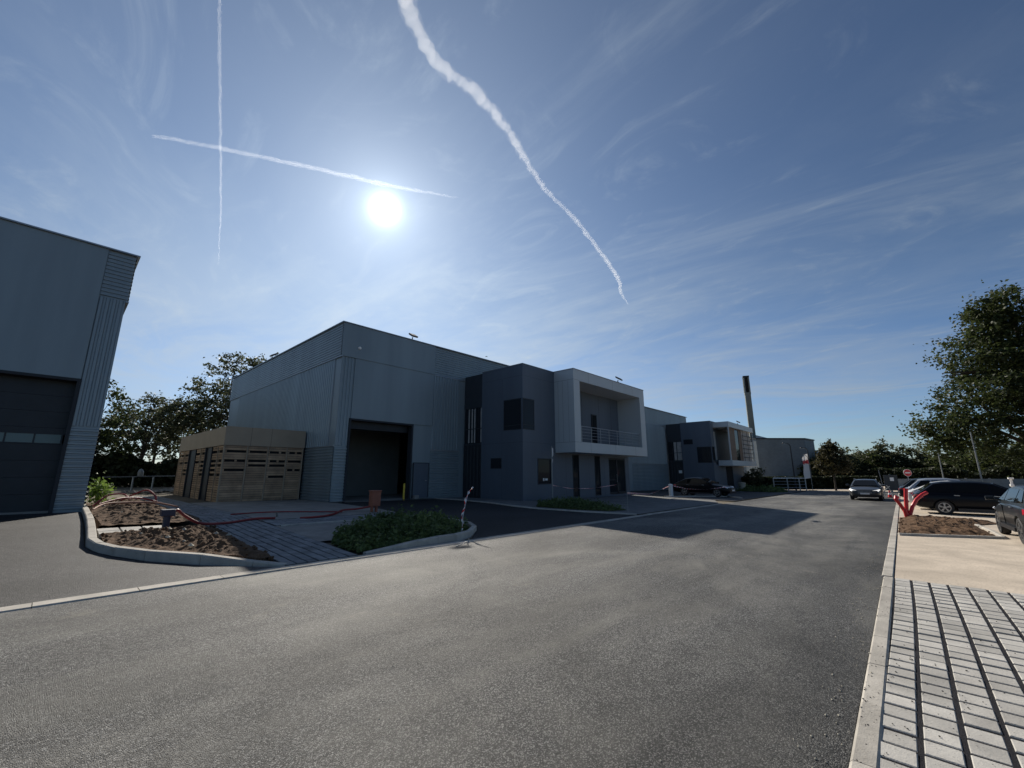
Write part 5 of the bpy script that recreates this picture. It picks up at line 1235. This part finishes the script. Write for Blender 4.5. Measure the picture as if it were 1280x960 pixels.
# ================================================================== FENCES, HEDGE, FAR BUILDINGS
def hedge(name, label, p, q, w_, h, n, leaf, seed):
    rng = np.random.default_rng(seed); p = Vector(p); q = Vector(q); d = q - p; nn = Vector((-d.y, d.x)).normalized(); pts = []
    for k in range(n):
        s = rng.random(); o = rng.uniform(-.5, .5) * w_; z = h * rng.random() ** .55
        z *= .96 + .08 * noise.noise(Vector((s * d.length * .8, 0, seed)))
        c = p + d * s + nn * o; pts.append((c.x, c.y, zg(c.x, c.y) + z))
    me = leaf_mesh(name, pts, leaf, rng); o = bpy.data.objects.new(name, me); C.objects.link(o); me.materials.append(M['hedge'])
    return props(o, label, 'hedge')
hedge('hedge', 'long clipped dark hedge across the far end of the yard', (61.5, 17.5), (72.0, 2.6), 1.0, 1.62, 16000, .17, 2)
t = thing('screen_fence', 'black screen fence standing behind the clipped hedge', 'fence', (67, 10.5, -.5))
part(t, 'screen', 'void', lambda b: b.prism([(62.3, 17.5, -.9), (73, 2.3, -.9), (73, 2.3, .95), (62.3, 17.5, .95)], (.06, .04, 0)), world=True)
ft = thing('concrete_fence', 'low pale concrete panel fence behind the parked cars', 'fence', (67, -7, -.45))
fp, fq = Vector((60.2, .5)), Vector((77.5, -19.2)); fd = fq - fp; nb = 11
for k in range(nb):
    a0, a1 = fp + fd * k / nb, fp + fd * (k + 1) / nb
    part(ft, 'panel', 'fence', lambda b: [b.bar((a0.x, a0.y, -.35 + r * .5), (a1.x, a1.y, -.35 + r * .5), .06, .49) for r in range(3)], world=True)
for k in range(nb + 1):
    a0 = fp + fd * k / nb
    part(ft, 'post', 'fence', lambda b: b.box(a0.x - .08, a0.x + .08, a0.y - .08, a0.y + .08, -.8, .98), world=True)

wt = thing('warehouse', 'grey block warehouse with a flat dark roof edge behind the far hedge', 'building', (97, 16, -.6))
def wh(b):
    b.prism([(90.6, 19.7, -1), (97.2, 12.9, -1), (103.4, 12.2, -1), (112, 24, -1), (100, 32, -1)], (0, 0, 8.75))
part(wt, 'wall', 'whwall', wh, world=True)
part(wt, 'roof_edge', 'dark', lambda b: b.prism([(90.5, 19.7, 7.753), (97.2, 12.75, 7.753), (103.5, 12.05, 7.753), (112.2, 24, 7.753), (100, 32.2, 7.753)], (0, 0, .25)), world=True)
wt = thing('gabled_warehouse', 'pale warehouse with a sloping roof edge just behind the slim tower', 'building', (104, 26, -.6))
part(wt, 'wall', 'lightpanel', lambda b: b.prism([(94.5, 25.8, -1), (112, 6.8, -1), (112, 6.8, 4), (103, 16.5, 7.5), (98.5, 21.5, 9.2), (94.5, 25.8, 9.9)], (14, 12, 0)), world=True)
tw = thing('tower', 'slim tall grey square tower rising above the far roofs', 'tower', (96, 21.4, -.6))
tw.rotation_euler = (0, 0, R(20))
part(tw, 'shaft', 'tower', lambda b: b.box(-.52, .52, -.52, .52, 0, 18.0))
part(tw, 'cornice', 'dark', lambda b: b.box(-.58, .58, -.58, .58, 21.6, 21.95))
part(tw, 'belfry', 'tower', lambda b: [b.box(x0, x1, y0, y1, 18.0, 21.6) for x0, x1 in ((-.56, -.30), (.30, .56)) for y0, y1 in ((-.56, -.30), (.30, .56))] + [b.box(-.57, .57, -.57, .57, 18, 18.4)])
part(tw, 'dark_core', 'void', lambda b: b.box(-.38, .38, -.38, .38, 18.4, 21.6))  # black block; the shade of the open tower top is put into its colour

# ================================================================== TREES
tree('oak_tree', 'big spreading oak at the right picture edge behind the concrete fence', (76.0, -12.6, -.5),
     [(0, 0, 15.0, 7.0, 7.0, 8.4), (-3.6, 4.2, 10.5, 4.6, 4.6, 3.4), (3.5, -4.5, 12, 6.5, 6.5, 7), (-5.6, 7.4, 7.2, 3.6, 3.6, 1.9), (-2.9, 3.5, 15.4, 3.8, 3.8, 2.6), (0, 0, 5.5, 8, 8, 3.0), (-1, 1, 20.5, 3.6, 3.6, 3.8), (2, -3, 4.2, 7, 8, 2.4), (-6.4, 8.6, 5.0, 2.2, 2.2, 1.3), (-2.2, 2.6, 19, 2.4, 2.4, 1.6)],
     4.5, .65, 720, 80, .90, .24, 'oak', 21, limbs=26)
tree('young_tree', 'young dark conical tree with a thin bare trunk in front of the far hedge', (62.2, 5.9, -.5),
     [(0, 0, 2.9, 1.9, 1.9, 1.2), (0, 0, 4.0, 1.35, 1.35, 1.2), (.1, 0, 5.0, .75, .75, .8)], 1.6, .09, 330, 14, .26, .17, 'copperleaf', 5, limbs=14)
LT = 'trees behind the left hall and shed'
tree('broadleaf_tree', 'tall lacy tree rising behind the timber shed against the grey hall', (14.2, 59, .2),
     [(0, 0, 11.2, 4.6, 4.6, 4.8), (-2.8, 2.6, 9.5, 3.3, 3.3, 3.0), (2.6, -2.2, 12.6, 3.0, 3.0, 3.0), (-1.4, 1.2, 6.0, 4.5, 4.5, 2.8), (-3.4, 3.0, 6.6, 2.6, 2.6, 2.0), (-4.6, 4.4, 8.0, 2.4, 2.4, 2.2)],
     4.0, .3, 400, 30, .55, .22, 'darkleaf', 8, LT, limbs=26, shell=.6)
tree('broadleaf_tree', 'thin airy tree between the left hall and the tall lacy tree', (6.4, 61, .3),
     [(0, 0, 6.5, 3.6, 3.6, 3.2), (1.2, -1, 8.2, 2.2, 2.2, 1.6), (-2.5, 1.5, 5.2, 3, 3, 2.6)], 2.2, .18, 170, 26, .5, .2, 'darkleaf', 9, LT, limbs=20, shell=.6)
tree('broadleaf_tree', 'tree half hidden by the corner of the left hall', (1.6, 56, .4),
     [(0, 0, 6.4, 3.2, 3.2, 3.6), (-1, .5, 9, 2, 2, 1.6), (1.4, 0, 4, 3, 3, 2.4)], 2.2, .2, 190, 26, .48, .2, 'oak', 10, LT, limbs=18, shell=.6)
tree('broadleaf_tree', 'low dense tree behind the thin airy one', (8.6, 70, .3),
     [(0, 0, 6.0, 4.0, 4.0, 3.6), (3, -2, 5.0, 3.6, 3.6, 3.2)], 2, .2, 130, 24, .6, .26, 'darkleaf', 11, LT, limbs=14)
tree('broadleaf_tree', 'tree whose top shows over the roof of the grey hall', (43.5, 44.5, 0),
     [(0, 0, 14.2, 3.6, 3.6, 3.6), (1.5, -1.5, 11, 3, 3, 3)], 6, .3, 160, 24, .6, .28, 'darkleaf', 12, LT, limbs=8)
# dark understorey that closes the gap at the left
rng = np.random.default_rng(77); pts = []
for k in range(15000):
    s = rng.random(); x = -2 + 15 * s; y = 53 + 3.2 * rng.random() + 4 * s
    z = (2.5 + 1.3 * noise.noise(Vector((x * .35, 2.2, 0))) + .5 * noise.noise(Vector((x * 1.3, 1, 0)))) * rng.random() ** .7
    pts.append((x, y, zg(x, y) + z))
me = leaf_mesh('thicket', pts, .3, rng); o = bpy.data.objects.new('thicket', me); C.objects.link(o); me.materials.append(M['hedge'])
props(o, 'dark thicket closing the yard below the left trees', kind='stuff')
# far tree line beyond the hedge and fence
FT = 'trees in the far row behind the hedge'
tl = [(104, 9.0, 7.2, 3.6, 'darkleaf', 'rounded dark tree just right of the young conical tree'), (108, 5.2, 6.3, 3.6, 'oak', 'low green tree behind the oncoming grey car'),
      (112, 2.5, 8.0, 2.9, 'darkleaf', 'pointed taller tree in the middle of the far row'), (114, -1.2, 7.4, 3.4, 'darkleaf', 'dark rounded tree left of the no entry sign'),
      (115, -5.2, 5.2, 3.5, 'oak', 'low tree in the dip of the far row above the no entry sign'), (108, -8.2, 6.0, 4.0, 'oak', 'olive tree behind the fence left of the shorter thin pole'),
      (104, -11.5, 6.8, 4.2, 'oak', 'olive tree behind the fence right of the shorter thin pole'), (100, -16, 7.5, 4.5, 'darkleaf', 'dark tree under the left branches of the big oak'),
      (98, 12.2, 4.6, 2.2, 'oak', 'small bush-like tree at the foot of the grey block warehouse'), (118, 6.5, 6.6, 4, 'darkleaf', 'tree in the back of the far row behind the low green tree')]
for i, (x, y, h, r_, m_, lb) in enumerate(tl):
    bl = [(0, 0, h * .52, r_, r_, h * .46), (r_ * .5, -r_ * .5, h * .40, r_ * .8, r_ * .8, h * .36), (-r_ * .5, r_ * .5, h * .42, r_ * .8, r_ * .8, h * .34)]
    if 'pointed' in lb: bl.append((0, 0, h * .9, .7, .7, 1.6))
    tree('far_tree', lb, (x, y, -.5), bl, h * .2, .18, 200, 22, .55, .32, m_, 40 + i, FT, limbs=6)
# low green fringe behind the fence
rng = np.random.default_rng(5); pts = []
for k in range(12000):
    s = rng.random(); x = 84 + 22 * s + rng.random() * 2; y = 3 - 26 * (1 - s) + 12 * s
    z = (2.6 + 1.2 * noise.noise(Vector((s * 14, 3, 0)))) * rng.random() ** .8; pts.append((x, y, -.5 + z))
me = leaf_mesh('undergrowth', pts, .3, rng); o = bpy.data.objects.new('undergrowth', me); C.objects.link(o); me.materials.append(M['hedge'])
props(o, 'dark undergrowth below the far row of trees', kind='stuff')
# bush by the far office entrance, weed by the left hall
tree('shrub', 'dark shrub under the slatted balcony of the far office', (60.5, 14.0, -.6), [(0, 0, 1.5, 1.1, 1.1, .8), (.5, -.4, 2.2, .8, .8, .6)], .7, .05, 90, 14, .22, .13, 'darkleaf', 61, cat='shrub', limbs=6)
rng = np.random.default_rng(9); pts = np.abs(rng.normal(size=(420, 3))) * 0 + rng.normal(size=(420, 3)) * np.array([.17, .24, .22]) + np.array([0, 0, .35])
t = thing('weed', 'bright green weed at the foot of the left hall corner', 'weed', hz(1.35, 22.6, .25))
me = leaf_mesh('foliage', pts, .09, rng); o = bpy.data.objects.new('foliage', me); C.objects.link(o); me.materials.append(M['weed']); o.parent = t
part(t, 'stem', 'weed', lambda b: [b.tube([(0, 0, -.3), (x, y, .75 + z)], [.012, .004], 5) for x, y, z in ((.05, 0, .2), (-.15, .1, 0), (.2, -.1, -.1))])

# ================================================================== CONTRAILS (clouds of ice high overhead, lit by the sun)
ALT = 1200
def contrail(name, label, pts, rad, dens, seed, lump=.35):
    rad = [r * .46 for r in rad]; dens *= 3.6 if rad[0] > 15 else 1.4
    m = bpy.data.materials.new('ice_cloud_' + name); m.use_nodes = True; n_ = m.node_tree; n_.nodes.clear()
    out = n_.nodes.new('ShaderNodeOutputMaterial'); v = n_.nodes.new('ShaderNodeVolumeScatter')
    v.inputs['Color'].default_value = (1, 1, 1, 1); v.inputs['Density'].default_value = dens; v.inputs['Anisotropy'].default_value = .42 if rad[0] > 15 else .55
    n_.links.new(v.outputs[0], out.inputs['Volume']); m.cycles.homogeneous_volume = True
    P = [Vector((p[0] * ALT, p[1] * ALT, ALT)) for p in pts]; Q = []; RR = []
    for i in range(len(P) - 1):
        p0, p1, p2, p3 = P[max(i - 1, 0)], P[i], P[i + 1], P[min(i + 2, len(P) - 1)]
        ns = max(4, int((p2 - p1).length / (min(rad[i], rad[i + 1]) * .55 + 2.5)))
        for k in range(ns):
            u_ = k / ns; c = .5 * ((2 * p1) + (p2 - p0) * u_ + (2 * p0 - 5 * p1 + 4 * p2 - p3) * u_ ** 2 + (3 * p1 - p0 - 3 * p2 + p3) * u_ ** 3)
            s = Vector((c.x * .021, c.y * .021, seed))
            c = c + Vector((noise.noise(s), noise.noise(s + Vector((9, 0, 0))), 0)) * rad[i] * .7
            Q.append(c); r = (rad[i] + (rad[i + 1] - rad[i]) * u_) * (1 + lump * .6 * noise.fractal(Vector((c.x, c.y, seed * 40)) / (rad[i] * 3), 1, 2, 2)); RR.append(max(.5, r))
    QA = np.array([tuple(q) for q in Q])
    b = MB(); b.tube(Q, RR, 14)
    # lumps
    if lump > .5:
        rr = random.Random(seed)
    o = b.build(name, m, smooth=False)
    for vtx in o.data.vertices:
        s = Vector(vtx.co) / (max(RR[vtx.index // 14], 2.5) * 1.7) + Vector((seed, 0, 0))
        i = vtx.index // 14
        d = vtx.co - Q[i]; vtx.co = Q[i] + d * (1 + lump * (1.5 * noise.noise(s) + .5 * noise.noise(s * 2.1)))
    m2 = m.copy(); [q for q in m2.node_tree.nodes if q.type == 'VOLUME_SCATTER'][0].inputs['Density'].default_value = dens * .22
    b = MB(); k2 = 2
    b.tube(Q[::k2] + [Q[-1]], [r * (1.35 + .5 * noise.noise(Vector((i_ * .21, seed, 0)))) for i_, r in enumerate(RR[::k2])] + [RR[-1]], 14); b.build('veil', m2, o)
    return props(o, label, 'contrail')
contrail('contrail', 'broad crumbling contrail slanting down through the upper middle of the sky', [(.345, .60), (.36, .65), (.44, .69), (.53, .71), (.63, .70), (.79, .73), (.95, .78), (1.1, .81), (1.35, .84), (1.84, .95), (2.03, 1.03), (2.22, 1.08)],
         [44, 42, 40, 36, 33, 28, 24, 18, 20, 24, 20, 6], .0016, 3.3, .5)
contrail('contrail', 'thin straight contrail standing upright in the left of the sky', [(.06, .75), (.09, .94), (.15, 1.2), (.21, 1.46), (.30, 1.85), (.40, 2.33)], [9, 9, 9, 9, 8, 4], .0035, 5.1, .25)
contrail('contrail', 'slanting thin contrail crossing just above the sun', [(.05, 1.53), (.2, 1.44), (.33, 1.37), (.46, 1.30), (.64, 1.21), (.76, 1.14), (.87, 1.07)], [12, 17, 16, 17, 18, 13, 4], .0035, 6.2, .3)

# ================================================================== RENDER SETTINGS
vs_ = sc.view_settings; vs_.view_transform = 'Standard'; vs_.look = 'None'; vs_.gamma = 1; vs_.exposure = .35; vs_.use_curve_mapping = False
sc.cycles.use_denoising = True
sc.cycles.max_bounces = 8; sc.cycles.transparent_max_bounces = 8; sc.cycles.volume_bounces = 1
sc.cycles.sample_clamp_indirect = 6
